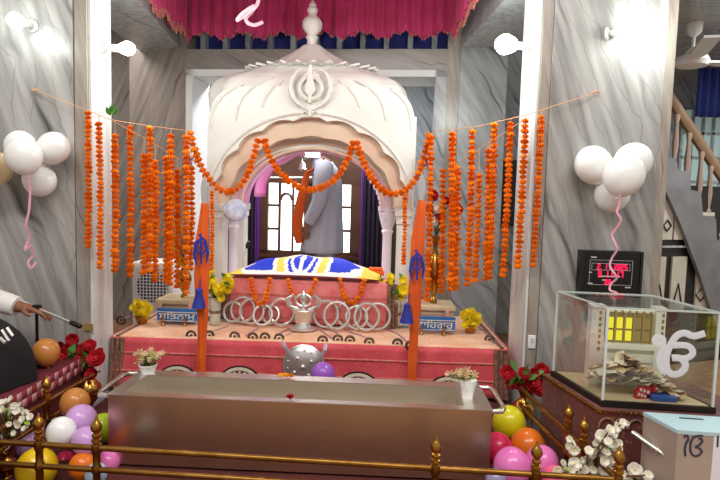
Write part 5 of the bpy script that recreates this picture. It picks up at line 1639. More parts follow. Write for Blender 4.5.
# ============================================================ RIGHT SIDE: GLASS OFFERING BOX ON A CLOTH COVERED TABLE
GZ = .55
P0, P1, P3 = atz(602, 405, GZ), atz(712, 412, GZ), atz(553, 375, GZ)
P2 = P1 + (P3 - P0)
ex, ey = (P1 - P0), (P3 - P0)
gp = lambda s, t, z=0: P0 + ex * s + ey * t + V((0, 0, z))
GH = 1.3 - (309.5 - 206.3) * P0.y / F - GZ
ctb = thing('side_table', gp(.6, .5, -GZ), 'side table covered in brown patterned velvet under the glass box', 'table')
q = [gp(-.07, -.10), gp(1.5, -.10), gp(1.5, 1.10), gp(-.06, 1.10)]
MB().hexa([V((p.x, p.y, .02)) for p in q] + [V((p.x, p.y, GZ - .006)) for p in q]).build('velvet_cover', M['brown_velvet'], ctb)
b = MB()
for i in range(34):
    p = q[3].lerp(q[0], i / 33); b.sphere(V((p.x - .004, p.y, GZ - .012)), .0075, 6, 4)
for i in range(40):
    p = q[0].lerp(q[1], i / 39); b.sphere(V((p.x, p.y - .004, GZ - .012)), .006, 6, 4)
b.build('gold_beading', M['brass'], ctb)
b = MB()
for i in range(9):
    p = q[0].lerp(q[1], (i + .5) / 12); b.tube([V((p.x + .03 * math.cos(t), p.y - .004, GZ - .07 + .035 * math.sin(t))) for t in [PI * k / 8 for k in range(9)]], .004, 5)
b.build('embroidery', M['gold_trim'], ctb)

gb = thing('glass_box', gp(.5, .5, -.004), 'clear acrylic donation box full of banknotes with a white emblem on its front', 'donation box')
b = MB()
q = [gp(-.02, -.02, -.004), gp(1.02, -.02, -.004), gp(1.02, 1.02, -.004), gp(-.02, 1.02, -.004)]
b.hexa(q + [p + V((0, 0, .022)) for p in q]); b.build('base', M['black_wood'], gb)
q = [gp(.02, .02, .018), gp(.98, .02, .018), gp(.98, .98, .018), gp(.02, .98, .018)]
MB().hexa(q + [p + V((0, 0, .002)) for p in q]).build('floor_mat', M['cream_wood'], gb)
def pane_(s0, t0, s1, t1, name):
    a, c = gp(s0, t0, .018), gp(s1, t1, .018); n = (c - a).cross(V((0, 0, 1))).normalized() * .003
    MB().hexa([a - n, c - n, c + n, a + n] + [p + V((0, 0, GH - .02)) for p in (a - n, c - n, c + n, a + n)]).build(name, M['acrylic'], gb)
for s in ((0, 0, 1, 0), (1, 0, 1, 1), (0, 1, 1, 1), (0, 0, 0, 1)):
    pane_(*s, 'side_pane')
qq = [gp(-.01, -.01, GH - .002), gp(1.01, -.01, GH - .002), gp(1.01, 1.01, GH - .002), gp(-.01, 1.01, GH - .002)]
MB().hexa(qq + [p + V((0, 0, .006)) for p in qq]).build('top_pane', M['acrylic'], gb)
b = MB()
for s, t in ((0, 0), (1, 0), (0, 1), (1, 1)):
    b.box(gp(s, t, GH / 2 + .01), (.008, .008, GH - .02))
for a, c in ((gp(0, 0, GH), gp(1, 0, GH)), (gp(0, 0, GH), gp(0, 1, GH)), (gp(1, 0, GH), gp(1, 1, GH)), (gp(0, 1, GH), gp(1, 1, GH))):
    b.tube([a, c], .0045, 4)
b.build('edge', M['acrylic_edge'], gb)
# one-God symbol sticker traced on the front pane
FG = Fr(P0, math.degrees(math.atan2(ex.y, ex.x)))
b = MB(); sk = lambda x, y: FG.px(645 + x / 8, 325 + y / 8, .007)
W_ = .0105 * 1.0
nrm = tuple(FG.n)
def stroke(pts, w=23, closed=False, off=0):
    pts = [V((x, y, 0)) for x, y in pts]; P = []
    n = len(pts)
    for i in range(n - 1 if not closed else n):
        q = [pts[(i - 1) % n] if closed or i else pts[0], pts[i], pts[(i + 1) % n], pts[(i + 2) % n] if closed or i + 2 < n else pts[-1]]
        for s in range(5):
            f = s / 5
            P.append(.5 * (2 * q[1] + (q[2] - q[0]) * f + (2 * q[0] - 5 * q[1] + 4 * q[2] - q[3]) * f * f + (3 * q[1] - q[0] - 3 * q[2] + q[3]) * f ** 3))
    if not closed: P.append(pts[-1])
    b.tube([sk(p.x, p.y) for p in P], w / 8 * ppm(P0.y), 8, closed=closed, flat=.12, up=nrm)
stroke([(112, 98), (140, 110), (145, 140), (120, 158), (90, 150), (78, 122), (90, 100)], 26, True)
stroke([(128, 150), (150, 175), (140, 215), (120, 250), (118, 300), (135, 350), (175, 385)], 28)
stroke([(480, 66), (440, 78), (400, 88), (365, 82), (330, 66), (290, 68), (250, 90), (215, 140), (185, 200), (170, 260), (170, 320), (185, 370), (225, 395), (280, 385), (318, 345), (318, 300), (285, 268), (240, 262), (215, 264)], 29)
stroke([(285, 268), (340, 262), (378, 235), (378, 200), (345, 168), (285, 160), (225, 165)], 27)
b.build('one_god_symbol', M['sticker'], gb)

# temple model at the back of the box
FM_ = Fr(gp(.5, .56), math.degrees(math.atan2(ex.y, ex.x)))
md = thing('temple_model', FM_.p(0, 0, GZ + .021), 'small white and gold temple model with yellow lit windows inside the glass box', 'model')
mu = lambda x: FM_.uv(589 + (x - 589) * .82, 340)[0]; mz = lambda y: FM_.uv(640, y)[1]
b = MB(); b.fbox(FM_, mu(604), mu(668), -.03, 0, GZ + .021, mz(311)); b.build('main_block', M['model_white'], md)
for x0, x1, nm in ((589, 605, 'tower'), (667, 679, 'tower')):
    b = MB(); b.fbox(FM_, mu(x0), mu(x1), -.035, .015, GZ + .021, mz(308)); b.fbox(FM_, mu(x0) - .003, mu(x1) + .003, -.037, .02, mz(309), mz(306.5)); b.build(nm, M['model_white'], md)
    b = MB(); xc = (x0 + x1) / 2
    for y in range(312, 350, 6): b.fbox(FM_, mu(xc + 1), mu(xc + 4), .015, .017, mz(y + 3.5), mz(y))
    b.build('slot', M['model_gold'], md)
b = MB(); b.fbox(FM_, mu(607), mu(665), 0, .004, mz(343), mz(313)); b.build('gold_panel', M['model_gold'], md)
for i in range(5):
    x = 609 + 11.2 * i
    b = MB(); b.fbox(FM_, mu(x), mu(x + 8), .004, .006, mz(341), mz(331)); b.fbox(FM_, mu(x), mu(x + 8), .004, .006, mz(329), mz(318)); b.build('window', M['lit_niche'] if i < 3 else M['gold_leafing'], md)
b = MB()
for i in range(6): b.fbox(FM_, mu(607 + 11.2 * i), mu(609 + 11.2 * i), .004, .01, mz(343), mz(313))
b.build('pilaster', M['gold_leafing'], md)
b = MB(); b.fbox(FM_, mu(604), mu(668), 0, .02, mz(349), mz(344)); b.fbox(FM_, mu(604), mu(668), 0, .008, mz(362), mz(354)); b.build('cornice', M['model_white'], md)
b = MB()
for i in range(7): b.sphere(FM_.p(mu(610 + 8.7 * i), .004, mz(312)), .006, 6, 4)
b.build('parapet', M['gold_leafing'], md)

# banknotes: each its own sheet
nm_ = [mat('note_%d' % i, c, .8, c2=c2, nscale=40) for i, (c, c2) in enumerate((('dccaa8', 'efe2c8'), ('b8946c', 'd8b890'), ('efe4d0', 'd4c4ac'), ('a88a86', 'cdb0a4'), ('c8a472', 'e4caa0')))]
nmesh = []
for j in range(5):
    b = MB(); c1_, c2_ = rnd.uniform(.5, 1.2), rnd.uniform(2, 5)
    b.grid(lambda u, v: (.072 * (u - .5), .034 * (v - .5), .004 * math.sin(u * c2_ + v * c1_)), 8, 3)
    nmesh.append(b.mesh('banknote', nm_[j]))
for k in range(140):
    r_ = math.sqrt(rnd.random()); a = rnd.uniform(0, 6.28)
    s = .47 + .40 * r_ * math.cos(a); t = .27 + .14 * r_ * math.sin(a)
    hgt = max(.0, 1 - math.hypot((s - .34) / .46, (t - .30) / .42)) * .15
    p = gp(s, t, .024 + hgt * rnd.uniform(.5, 1) + .012)
    o = bpy.data.objects.new('banknote', nmesh[k % 5]); COL.objects.link(o)
    o.location = p; o.rotation_euler = (rnd.uniform(-.55, .55), rnd.uniform(-.5, .5), rnd.uniform(0, 6.28))
    tag(o, 'crumpled banknote in the heap inside the clear donation box', 'banknote', 'banknotes in the donation box')
for i, (x, y, w_, h_, rz) in enumerate(((649, 380, 16, 8, .2), (644, 390, 12, 8, -.3), (640, 399, 12, 9, .1), (655, 388, 9, 7, .5))):
    p = gp(.33 + .07 * (i % 2) + (.1 if i == 3 else 0), .10 + .05 * (i == 0), 0); p = at(x, y, p.y + .01)
    p.z = max(p.z, GZ + .035)
    t = thing('red_packet', p, ('red and white packet on top of the notes heap', 'red and white packet half covered by notes, below the top one', 'red and white packet at the bottom behind the front pane', 'small red packet beside the symbol on the glass box')[i], 'packet', 'red packets in the donation box')
    k = ppm(p.y); MB().rbox(p, (w_ * k, .02, h_ * k), .003, rz, 2).build('carton', M['red_pack'], t)
    b = MB()
    Q = Matrix.Rotation(rz, 3, 'Z')
    for j in range(3): b.box(p + Q @ V(((j - 1) * w_ * k * .28, -.011, (.1 - .1 * j) * h_ * k)), (w_ * k * .18, .002, h_ * k * .35), rz)
    b.build('white_mark', M['pack_white'], t)
b = MB(); b.rbox(gp(.62, .12, .032), (.09, .05, .022), .004, FG.th)
tag(b.build('blue_tray', M['blue_tray']), 'flat blue tray at the bottom of the donation box', 'tray')

# LED clock on the right pillar
FCk = Fr((0, 2.705, 0), 0)
cu = lambda x, y=273: FCk.uv(x, y); 
z0, z1 = FCk.uv(611, 297)[1], FCk.uv(611, 251)[1]; x0, x1 = FCk.uv(580, 274)[0], FCk.uv(642, 274)[0]
ck = thing('led_clock', ((x0 + x1) / 2, 2.73, z0), 'black digital clock with red digits on the right pillar behind the glass box', 'clock')
MB().fbox(FCk, x0, x1, -.045, 0, z0, z1).build('case', M['black_plastic'], ck)
b = MB(); wv = .012
b.fbox(FCk, x0, x1, 0, .006, z1 - wv, z1).fbox(FCk, x0, x1, 0, .006, z0, z0 + wv).fbox(FCk, x0, x0 + wv, 0, .006, z0 + wv, z1 - wv).fbox(FCk, x1 - wv, x1, 0, .006, z0 + wv, z1 - wv)
b.build('bezel', M['black_wood'], ck)
b = MB(); cw_, ch = x1 - x0, z1 - z0
X = lambda f: x0 + cw_ * f; Z = lambda f: z1 - ch * f
def frame_(f0, g0, f1, g1, w=.0014):
    b.fbox(FCk, X(f0), X(f1), 0, .0015, Z(g0) - w, Z(g0)).fbox(FCk, X(f0), X(f1), 0, .0015, Z(g1), Z(g1) + w).fbox(FCk, X(f0), X(f0) + w, 0, .0015, Z(g1), Z(g0)).fbox(FCk, X(f1) - w, X(f1), 0, .0015, Z(g1), Z(g0))
frame_(.15, .2, .84, .74); frame_(.18, .27, .8, .42)
for f, g_, w in ((.16, .13, .09), (.13, .70, .08), (.74, .77, .09), (.14, .46, .05), (.36, .62, .06), (.30, .54, .35)):
    b.fbox(FCk, X(f), X(f + w), 0, .0015, Z(g_ + .025), Z(g_))
b.build('printed_lines', M['clock_mark'], ck)
SEG = {'0': 'abcdef', '1': 'bc', '2': 'abged', '3': 'abgcd', '4': 'fgbc', '5': 'afgcd', '6': 'afgedc', '7': 'abc', '8': 'abcdefg', '9': 'abcfgd'}
def digits(txt, f, g_, h, step):
    b = MB(); x = X(f); hh = h * ch; w = hh * .5; t = hh * .13
    for ch_ in txt:
        zt, zb_ = Z(g_), Z(g_) - hh; zm = (zt + zb_) / 2
        if b.v: b.build('digit', M['led'], ck); b = MB()
        if ch_ == '.': b.fbox(FCk, x, x + t, 0, .003, zb_, zb_ + t); x += t * 2; continue
        if ch_ == ':': b.fbox(FCk, x, x + t, 0, .003, zb_ + hh * .2, zb_ + hh * .2 + t).fbox(FCk, x, x + t, 0, .003, zt - hh * .3, zt - hh * .3 + t); x += t * 2; continue
        if ch_ == ' ': x += w * .8; continue
        for s in SEG[ch_]:
            if s == 'a': b.fbox(FCk, x, x + w, 0, .003, zt - t, zt)
            if s == 'g': b.fbox(FCk, x, x + w, 0, .003, zm - t / 2, zm + t / 2)
            if s == 'd': b.fbox(FCk, x, x + w, 0, .003, zb_, zb_ + t)
            if s == 'f': b.fbox(FCk, x, x + t, 0, .003, zm, zt)
            if s == 'b': b.fbox(FCk, x + w - t, x + w, 0, .003, zm, zt)
            if s == 'e': b.fbox(FCk, x, x + t, 0, .003, zb_, zm)
            if s == 'c': b.fbox(FCk, x + w - t, x + w, 0, .003, zb_, zm)
        x += w + t * step
    b.build('digit', M['led'], ck)
digits('2. 11. 2025', .27, .285, .115, 1.0)
digits('9 11:17', .29, .44, .13, 1.9)
digits('20', .41, .62, .10, 1.2)

# ------------------------------------------------------------ painted steel box in the corner
BZ_ = .60
Q0, Q3 = atz(678, 430, BZ_), atz(644, 412, BZ_)
Q1 = Q0 + (atz(722, 433, BZ_) - Q0) * 1.9; Q2 = Q1 + (Q3 - Q0)
cb = thing('steel_box', ((Q0 + Q2) / 2).xy.to_3d(), 'grey steel box with a blue lid and handwritten symbol in the right corner', 'box')
q = [Q0, Q1, Q2, Q3]
MB().hexa([V((p.x, p.y, .0)) for p in q] + [V((p.x, p.y, BZ_ - .012)) for p in q]).build('body', M['box_steel'], cb)
cen = sum(q, V((0, 0, 0))) / 4
ql = [cen + (p - cen) * 1.02 for p in q]
MB().hexa([V((p.x, p.y, BZ_ - .012)) for p in ql] + [V((p.x, p.y, BZ_)) for p in ql]).build('lid', M['box_blue_top'], cb)
sl = [Q0.lerp(Q1, .35).lerp(Q3.lerp(Q2, .35), .75), Q0.lerp(Q1, .65).lerp(Q3.lerp(Q2, .65), .75)]
MB().tube([sl[0] + V((0, 0, .001)), sl[1] + V((0, 0, .001))], .004, 6, flat=.4).build('slot', M['black_plastic'], cb)
FX = Fr(Q0, math.degrees(math.atan2(Q1.y - Q0.y, Q1.x - Q0.x)))
b = MB(); hx = lambda x, y: FX.px(680 + x / 12, 425 + y / 12, .002)
b.tube([hx(*p) for p in ((50, 150), (60, 128), (82, 122), (100, 142), (96, 185), (75, 215), (62, 260), (58, 310), (65, 372))], .0032, 6, flat=.4, up=tuple(FX.n))
b.tube([hx(*p) for p in ((275, 130), (215, 128), (160, 148), (128, 210), (124, 300), (145, 355), (190, 376), (240, 355), (266, 315), (240, 282), (182, 260), (235, 240), (270, 195), (262, 165), (225, 165))], .0032, 6, flat=.4, up=tuple(FX.n))
b.build('handwriting', M['ink'], cb)
pa, pb = FX.uv(714, 436), FX.uv(711, 480)
MB().prism([FX.uv(714, 436.5), FX.uv(710, 482), (FX.uv(745, 482)[0], FX.uv(710, 482)[1]), (FX.uv(745, 482)[0], FX.uv(714, 436.5)[1])], FX, .0, .002).build('paper_label', M['paper'], cb)
MB().tube([FX.px(718, 436, .003), FX.px(717.5, 447, .003)], .003, 6, flat=.4, up=tuple(FX.n)).build('ink_mark', M['ink'], cb)
h0, h1 = at(632, 432.5, 1.80), at(672, 460, 1.69)
b = MB(); b.cyl(h0, h1, .0098, seg=10); b.cyl(h1, h1 + V((.03, 0, 0)), .006, seg=8); b.build('handle', M['steel_light'], cb)
b = MB(); b.cyl(h0.lerp(h1, .65), h0.lerp(h1, .68), .0125, seg=10); b.cyl(h0.lerp(h1, .8), h0.lerp(h1, .83), .0125, seg=10); b.build('handle_ring', M['steel_inside'], cb)

# ------------------------------------------------------------ air cooler behind the table
ca = at(152, 290, 3.86)
c0, c1_ = at(131, 290, 3.86), at(172, 290, 3.86)
zt = at(150, 262, 3.86).z
ac = thing('air_cooler', (ca.x, 4.0, 0), 'white air cooler with a round grille behind the left end of the table', 'air cooler')
cwid = c1_.x - c0.x; FA = Fr((ca.x, 3.86, 0), 0)
MB().rbox((ca.x, 4.0, zt / 2), (cwid, .27, zt - .002), .02).build('casing', M['plastic_white'], ac)
b = MB(); zc = at(153, 287, 3.86).z; rr = cwid * .38
b.lathe([(.001, 0), (rr, 0), (rr, .006), (.001, .006)], (ca.x, 3.864, zc), 36, Matrix.Rotation(PI / 2, 3, 'X')); b.build('fan_opening', mat('cooler_dark', '2a3560', .5), ac)
b = MB()
n = 11
for i in range(n + 1):
    x = ca.x - cwid * .44 + cwid * .88 * i / n; b.box((x, 3.852, zc), (.005, .006, cwid * .95))
for i in range(13):
    z = zc - cwid * .47 + cwid * .94 * i / 12; b.box((ca.x, 3.850, z), (cwid * .9, .006, .005))
b.build('grille', M['plastic_white'], ac)

# ------------------------------------------------------------ things inside and on the shrine
fp = at(235, 210.5, 3.48)
wf = thing('wall_fan', fp, 'small round fan under a white cloth cover on the left shrine column', 'fan')
Q = Matrix.Rotation(math.radians(8), 3, 'Z') @ Matrix.Rotation(PI / 2, 3, 'X')
MB().lathe([(.001, .05), (.03, .048), (.06, .036), (.075, .012), (.075, -.012), (.05, -.04), (.02, -.06), (.001, -.062)], fp, 28, Q).build('cover', mat('fan_cover', 'dfe3ee', .7, c2='a9b4d2', nscale=18), wf)
for r in (.03, .05, .068):
    MB().tube([fp + Q @ V((r * math.cos(t), r * math.sin(t), .05 - .032 * (r / .07) ** 2)) for t in [2 * PI * i / 24 for i in range(24)]], .002, 5, closed=True).build('cover_seam', M['plastic_grey'], wf)
MB().cyl(fp + V((0, .05, 0)), fp + V((-.02, .12, 0)), .012, seg=10).build('bracket_arm', M['plastic_white'], wf)

b0 = at(243, 285, 3.75)
b0.z = PB + .002
mc = thing('gooseneck_microphone', b0, 'gooseneck microphone standing at the left end of the pink block', 'microphone')
MB().lathe([(.03, 0), (.03, .01), (.008, .016), (.006, .03)], b0, 14).build('base', M['black_plastic'], mc)
g1, g2 = at(243, 258, 3.75), at(247, 247, 3.75)
MB().tube([b0 + V((0, 0, .02)), V((b0.x, b0.y, g1.z)), g1.lerp(g2, .6) + V((-.003, 0, .0)), g2], .0035, 6).build('gooseneck', M['silver'], mc)
dd = (g2 - g1).normalized()
MB().lathe([(.006, -.01), (.011, 0), (.014, .012), (.014, .03), (.009, .042), (.001, .045)], g2, 14, V((0, 0, 1)).rotation_difference(dd).to_matrix()).build('capsule', M['black_plastic'], mc)
# ============================================================ PEOPLE
def hand_nodes(N, E, key, wrist, d, palm_n, thumb_side, s=1.0, curl=.5):
    """palm and five fingers: d = pointing direction, palm_n = towards the palm, thumb_side = sideways towards the thumb"""
    d, n, sd = V(d).normalized(), V(palm_n).normalized(), V(thumb_side).normalized()
    pc = wrist + d * .05 * s
    N[key + 'palm'] = (pc, (.030 * s, .020 * s)); E.append((key + 'wrist', key + 'palm'))
    for i, (off, L) in enumerate(((.028, .072), (.009, .08), (-.010, .075), (-.028, .06))):
        k0 = pc + d * .035 * s + sd * off * s
        N[key + 'k%d' % i] = (k0, .0105 * s); E.append((key + 'palm', key + 'k%d' % i))
        prev = key + 'k%d' % i; p = k0; dirn = d.copy()
        for j, f in enumerate((.45, .33, .22)):
            dirn = (dirn + n * curl * (.6 + .3 * j)).normalized(); p = p + dirn * L * f * s
            N[key + 'f%d%d' % (i, j)] = (p, (.0088 - .001 * j) * s); E.append((prev, key + 'f%d%d' % (i, j))); prev = key + 'f%d%d' % (i, j)
    t0 = wrist + d * .025 * s + sd * .028 * s; N[key + 't0'] = (t0, .012 * s); E.append((key + 'palm', key + 't0'))
    t1 = t0 + (d * .7 + sd * .6 + n * .3).normalized() * .035 * s; N[key + 't1'] = (t1, .0105 * s); E.append((key + 't0', key + 't1'))
    t2 = t1 + (d + n * .6).normalized() * .028 * s; N[key + 't2'] = (t2, .009 * s); E.append((key + 't1', key + 't2'))


def grow(name, N, E, root, m, parent, extra=None):
    keys = list(N); idx = {k: i for i, k in enumerate(keys)}
    Mi = parent.matrix_basis.inverted()
    me = bpy.data.meshes.new(name + '_skeleton'); me.from_pydata([tuple(Mi @ V(N[k][0])) for k in keys], [(idx[a], idx[b]) for a, b in E], [])
    o = bpy.data.objects.new(name, me); COL.objects.link(o)
    sk = o.modifiers.new('skin', 'SKIN'); sk.use_smooth_shade = True
    for i, k in enumerate(keys):
        r = N[k][1]; r = (r, r) if isinstance(r, (int, float)) else r
        me.skin_vertices[0].data[i].radius = r
        me.skin_vertices[0].data[i].use_root = (k == root)
    sb = o.modifiers.new('sub', 'SUBSURF'); sb.levels = 2; sb.render_levels = 2
    dg = bpy.context.evaluated_depsgraph_get(); dg.update()
    new = bpy.data.meshes.new_from_object(o.evaluated_get(dg))
    new.materials.clear(); new.materials.append(m)
    # head volume and face added to the same mesh
    if extra:
        bm = bmesh.new(); bm.from_mesh(new)
        tmp = bpy.data.meshes.new('tmp'); b = MB(); extra(b)
        b.v = [Mi @ v for v in b.v]; tmp.from_pydata([tuple(v) for v in b.v], [], b.f); bm.from_mesh(tmp); bm.to_mesh(new); bm.free(); bpy.data.meshes.remove(tmp)
    new.polygons.foreach_set('use_smooth', [True] * len(new.polygons))
    bpy.data.objects.remove(o); bpy.data.meshes.remove(me)
    q = bpy.data.objects.new(name, new); COL.objects.link(q); q.parent = parent
    return q


def head(b, c, fwd, up, r=.1):
    f, u = V(fwd).normalized(), V(up).normalized(); s = u.cross(f)
    R = Matrix((s, f, u)).transposed()
    def sh(d):
        k = 1
        if d.z < 0: k *= 1 - .12 * d.z * d.z
        if d.y > .2 and d.z < -.2: k *= 1.03
        return k
    b.sphere(c, (r * .76, r * .95, r * 1.18), 24, 16, R, sh)
    P = lambda x, y, z: c + R @ V((x * r, y * r, z * r))
    b.tube([P(0, .9, .12), P(0, 1.05, -.1), P(0, 1.15, -.28), P(0, .95, -.36)], [.012, .014, .018, .01], 8)      # nose
    for sx in (-1, 1):
        b.sphere(P(.32 * sx, .84, .08), (.018, .012, .012), 8, 6, R)       # eyes
        b.tube([P(.15 * sx, .93, .24), P(.34 * sx, .9, .28), P(.5 * sx, .76, .2)], .006, 6)   # brows
        b.sphere(P(.76 * sx, -.05, -.05), (.012, .025, .034), 8, 6, R)     # ears
    b.tube([P(-.24, .88, -.6), P(0, .96, -.58), P(.24, .88, -.6)], [.006, .011, .006], 8)


def rings(spec, fwd, side, n=28, wob=.0, fold=9):
    R = []
    for c, rx, ry in spec:
        R.append([V(c) + V(fwd) * rx * math.cos(a) * (1 + wob * math.sin(fold * a)) + V(side) * ry * math.sin(a) * (1 + wob * math.sin(fold * a)) for a in [2 * PI * j / n for j in range(n)]])
    out = []
    for i in range(len(R) - 1):
        for s in range(3): out.append([R[i][j].lerp(R[i + 1][j], s / 3) for j in range(n)])
    return out + [R[-1]]


# ---- attendant in grey, standing in the bay behind the shrine, facing left
YP = 5.2
X0 = at(326, 210, YP).x
o_ = V((X0, YP, .2)); G = lambda x, y, z: o_ + V((x, y, z))
pe = thing('person', o_, 'person in a grey long shirt standing behind the shrine before the window', 'person')
N = {}; E = []
for k, p, r in (('pelvis', (.02, 0, .88), (.13, .1)), ('belly', (.02, 0, 1.03), (.12, .1)), ('chest', (0, 0, 1.24), (.14, .11)), ('upper', (-.03, 0, 1.37), (.12, .09)), ('neck', (-.07, 0, 1.47), .055), ('skull', (-.11, 0, 1.56), .06)):
    N[k] = (G(*p), r)
E += [('pelvis', 'belly'), ('belly', 'chest'), ('chest', 'upper'), ('upper', 'neck'), ('neck', 'skull')]
for s, sg in (('l', -1), ('r', 1)):
    for k, p, r in (('sh', (-.02, sg * .18, 1.385), .062), ('elbow', (-.04, sg * .24, 1.09), .043), ('wrist', (-.155, sg * .215, .85), .027),
                    ('hip', (.02, sg * .09, .84), .095), ('knee', (-.01, sg * .10, .47), .06), ('ankle', (.03, sg * .10, .09), .038), ('toe', (-.13, sg * .11, .035), .032)):
        N[s + k] = (G(*p), r)
    E += [('upper', s + 'sh'), (s + 'sh', s + 'elbow'), (s + 'elbow', s + 'wrist'), ('pelvis', s + 'hip'), (s + 'hip', s + 'knee'), (s + 'knee', s + 'ankle'), (s + 'ankle', s + 'toe')]
    hand_nodes(N, E, s, G(-.155, sg * .215, .85), (-.12, 0, -1), (.2, -sg * 1, 0), (-1, 0, -.1), 1.0, .35)
hc = G(-.13, 0, 1.63)
grow('body', N, E, 'pelvis', M['skin'], pe, lambda b: head(b, hc, (-1, 0, -.35), (-.3, 0, 1)))
f_, s_ = V((-1, 0, 0)), V((0, -1, 0))
b = MB()
for sg in (-1, 1):
    b.loft(rings([(G(.02, sg * .085, .75), .10, .10), (G(0, sg * .1, .47), .085, .085), (G(.02, sg * .1, .12), .07, .07)], f_, s_, 20, .04, 6))
b.build('pyjama', M['grey_kurta'], pe, sharp=80)
b = MB()
b.loft(rings([(G(-.065, 0, 1.475), .065, .075), (G(-.035, 0, 1.425), .10, .16), (G(-.01, 0, 1.36), .125, .215), (G(.01, 0, 1.22), .14, .205), (G(.01, 0, 1.05), .145, .19), (G(-.005, 0, .90), .165, .205), (G(-.02, 0, .74), .19, .23), (G(-.03, 0, .585), .205, .25), (G(-.03, 0, .575), .195, .24)], f_, s_, 48, .04, 9))
b.build('kurta', M['grey_kurta'], pe, sharp=80)
for sg in (-1, 1):
    b = MB()
    P = [G(-.015, sg * .15, 1.39), G(-.02, sg * .20, 1.33), G(-.03, sg * .235, 1.2), G(-.04, sg * .245, 1.08), G(-.09, sg * .235, .97), G(-.145, sg * .218, .865)]
    b.tube(P, [.085, .085, .078, .07, .063, .055], 16); b.build('sleeve', M['grey_kurta'], pe, sharp=80)
b = MB()
b.sphere(hc + V((.02, 0, .055)), (.125, .105, .105), 20, 12, fn=lambda d: 1 + .03 * math.sin(14 * d.z + 3 * d.x)); b.build('turban', M['turban'], pe)
b = MB(); b.sphere(hc + V((-.075, 0, -.10)), (.055, .065, .085), 14, 10, fn=lambda d: 1 + .05 * math.sin(20 * d.x + 13 * d.y)); b.build('beard', M['beard'], pe)
b = MB()
sc_ = [(307, 172), (303, 190), (300, 203), (297, 220), (298, 233), (300, 243)]
for dy, dx in ((-.09, 0), (-.04, .6)):
    P = [at(x + dx, y, YP + dy) for x, y in sc_]
    b.tube(P, [.022, .04, .045, .05, .05, .04], 10, flat=.35, up=(0, -1, 0))
b.tube([G(-.02, -.09, 1.47), at(312, 170, YP - .09), at(307, 172, YP - .09)], .025, 8, flat=.4)
b.build('scarf', M['saffron'], pe)
b = MB(); b.box(at(299, 258, 4.9), (.14, .06, .03)); b.sphere(at(299, 257, 4.9), (.06, .04, .03), 12, 8)
# bundle of saffron cloth on a low stand by the person
sb_ = at(299, 262, 4.75)
t = thing('low_stand', (sb_.x, 4.75, .2), 'low wooden stand holding saffron cloth beside the person in grey', 'stand')
zt_ = at(299, 262, 4.75).z
MB().box((sb_.x, 4.75, zt_ - .015), (.2, .16, .03)).build('top', M['dark_wood'], t)
for sx in (-1, 1):
    for sy in (-1, 1):
        MB().box((sb_.x + sx * .085, 4.75 + sy * .065, (zt_ - .03 + .2) / 2), (.02, .02, zt_ - .23)).build('leg', M['dark_wood'], t)
b = MB(); b.sphere((sb_.x, 4.75, zt_ + .022), (.075, .06, .024), 16, 10, fn=lambda d: 1 + .12 * math.sin(9 * d.x + 5 * d.y))
tag(b.build('saffron_bundle', M['saffron']), 'crumpled saffron cloth on the low stand by the person', 'cloth')

# ---- musician seated on the stage at the left, reaching for the microphone stand
o2 = V((-2.22, 2.2, .502)); G2 = lambda x, y, z: o2 + V((x, y, z))
mu_ = thing('person', o2, 'person in white seated at the left edge, reaching out to the microphone stand', 'person')
N = {}; E = []
for k, p, r in (('pelvis', (0, 0, .12), (.14, .11)), ('belly', (.03, 0, .26), (.12, .1)), ('chest', (.08, 0, .44), (.14, .11)), ('upper', (.11, 0, .55), (.12, .09)), ('neck', (.14, 0, .65), .055), ('skull', (.17, 0, .74), .06)):
    N[k] = (G2(*p), r)
E += [('pelvis', 'belly'), ('belly', 'chest'), ('chest', 'upper'), ('upper', 'neck'), ('neck', 'skull')]
wl_ = at(21, 307.5, 2.44); hd_ = at(38, 309, 2.44)
el_ = G2(.40, .24, .33)
for k, p, r in (('lsh', G2(.12, .19, .55), .06), ('lelbow', el_, .043), ('lwrist', wl_, .027), ('rsh', G2(.10, -.19, .55), .06), ('relbow', G2(-.02, -.33, .30), .043), ('rwrist', G2(.06, -.27, .235), .027),
                ('lhip', G2(.03, .1, .11), .09), ('lknee', G2(.22, .30, .10), .065), ('lankle', G2(.25, -.03, .055), .04), ('ltoe', G2(.22, -.14, .045), .03),
                ('rhip', G2(.03, -.1, .11), .09), ('rknee', G2(.22, -.30, .10), .065), ('rankle', G2(.14, .05, .055), .04), ('rtoe', G2(.12, .14, .045), .03)):
    N[k] = (p, r)
for s in 'lr':
    E += [('upper', s + 'sh'), (s + 'sh', s + 'elbow'), (s + 'elbow', s + 'wrist'), ('pelvis', s + 'hip'), (s + 'hip', s + 'knee'), (s + 'knee', s + 'ankle'), (s + 'ankle', s + 'toe')]
hand_nodes(N, E, 'l', wl_, (1, 0, -.1), (0, .25, -.9), (0, -1, .0), .95, .75)
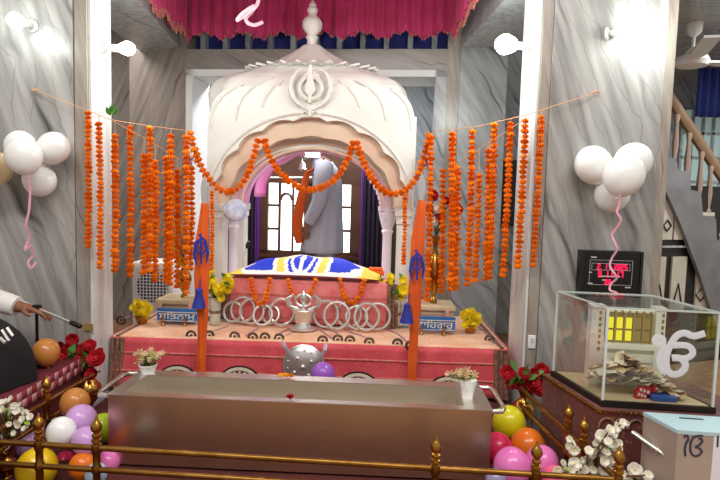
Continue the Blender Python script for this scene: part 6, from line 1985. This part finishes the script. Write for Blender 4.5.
hand_nodes(N, E, 'r', G2(.06, -.27, .235), (1, .1, -.1), (0, 0, -1), (.1, 1, 0), 1.0, .3)
hc2 = G2(.20, 0, .80)
grow('body', N, E, 'pelvis', M['skin'], mu_, lambda b: head(b, hc2, (1, 0, -.2), (.1, 0, 1)))
f_, s_ = V((1, 0, 0)), V((0, 1, 0))
b = MB(); b.loft(rings([(G2(.135, 0, .655), .065, .075), (G2(.115, 0, .61), .10, .16), (G2(.10, 0, .55), .125, .21), (G2(.07, 0, .42), .145, .2), (G2(.03, 0, .27), .15, .2), (G2(.02, 0, .12), .18, .23), (G2(.02, 0, .01), .21, .26)], f_, s_, 32, .02, 7)); b.build('kurta', M['white_kurta'], mu_, sharp=80)
wc_ = at(17, 306.5, 2.44)
for P, rr in (([G2(.12, .16, .555), G2(.17, .20, .52), G2(.30, .22, .41), el_, el_.lerp(wc_, .5), wc_], [.085, .082, .07, .062, .055, .046]), ([G2(.10, -.16, .555), G2(.11, -.21, .5), G2(.05, -.29, .4), G2(-.02, -.33, .30), G2(.01, -.31, .265), G2(.05, -.28, .24)], [.085, .08, .07, .062, .055, .046])):
    MB().tube(P, rr, 16).build('sleeve', M['white_kurta'], mu_, sharp=80)
b = MB()
for sg in (1, -1):
    b.tube([G2(.03, sg * .1, .115), G2(.13, sg * .22, .115), G2(.22, sg * .30, .105), G2(.25, sg * .2, .095), G2(.2, sg * .02, .085)], [.115, .105, .09, .08, .07], 14)
b.build('pyjama', M['white_kurta'], mu_, sharp=80)
b = MB(); b.sphere(hc2 + V((-.02, 0, .055)), (.125, .105, .10), 20, 12, fn=lambda d: 1 + .03 * math.sin(14 * d.z + 3 * d.x)); b.build('turban', M['saffron'], mu_)
b = MB(); b.sphere(hc2 + V((.07, 0, -.10)), (.05, .06, .07), 14, 10, fn=lambda d: 1 + .05 * math.sin(20 * d.x + 13 * d.y)); b.build('beard', M['hair'], mu_)

# ============================================================ VIEW
vs_ = scene.view_settings
vs_.view_transform = 'Standard'; vs_.look = 'None'; vs_.gamma = 1.0; vs_.use_curve_mapping = False
vs_.exposure = 0.0
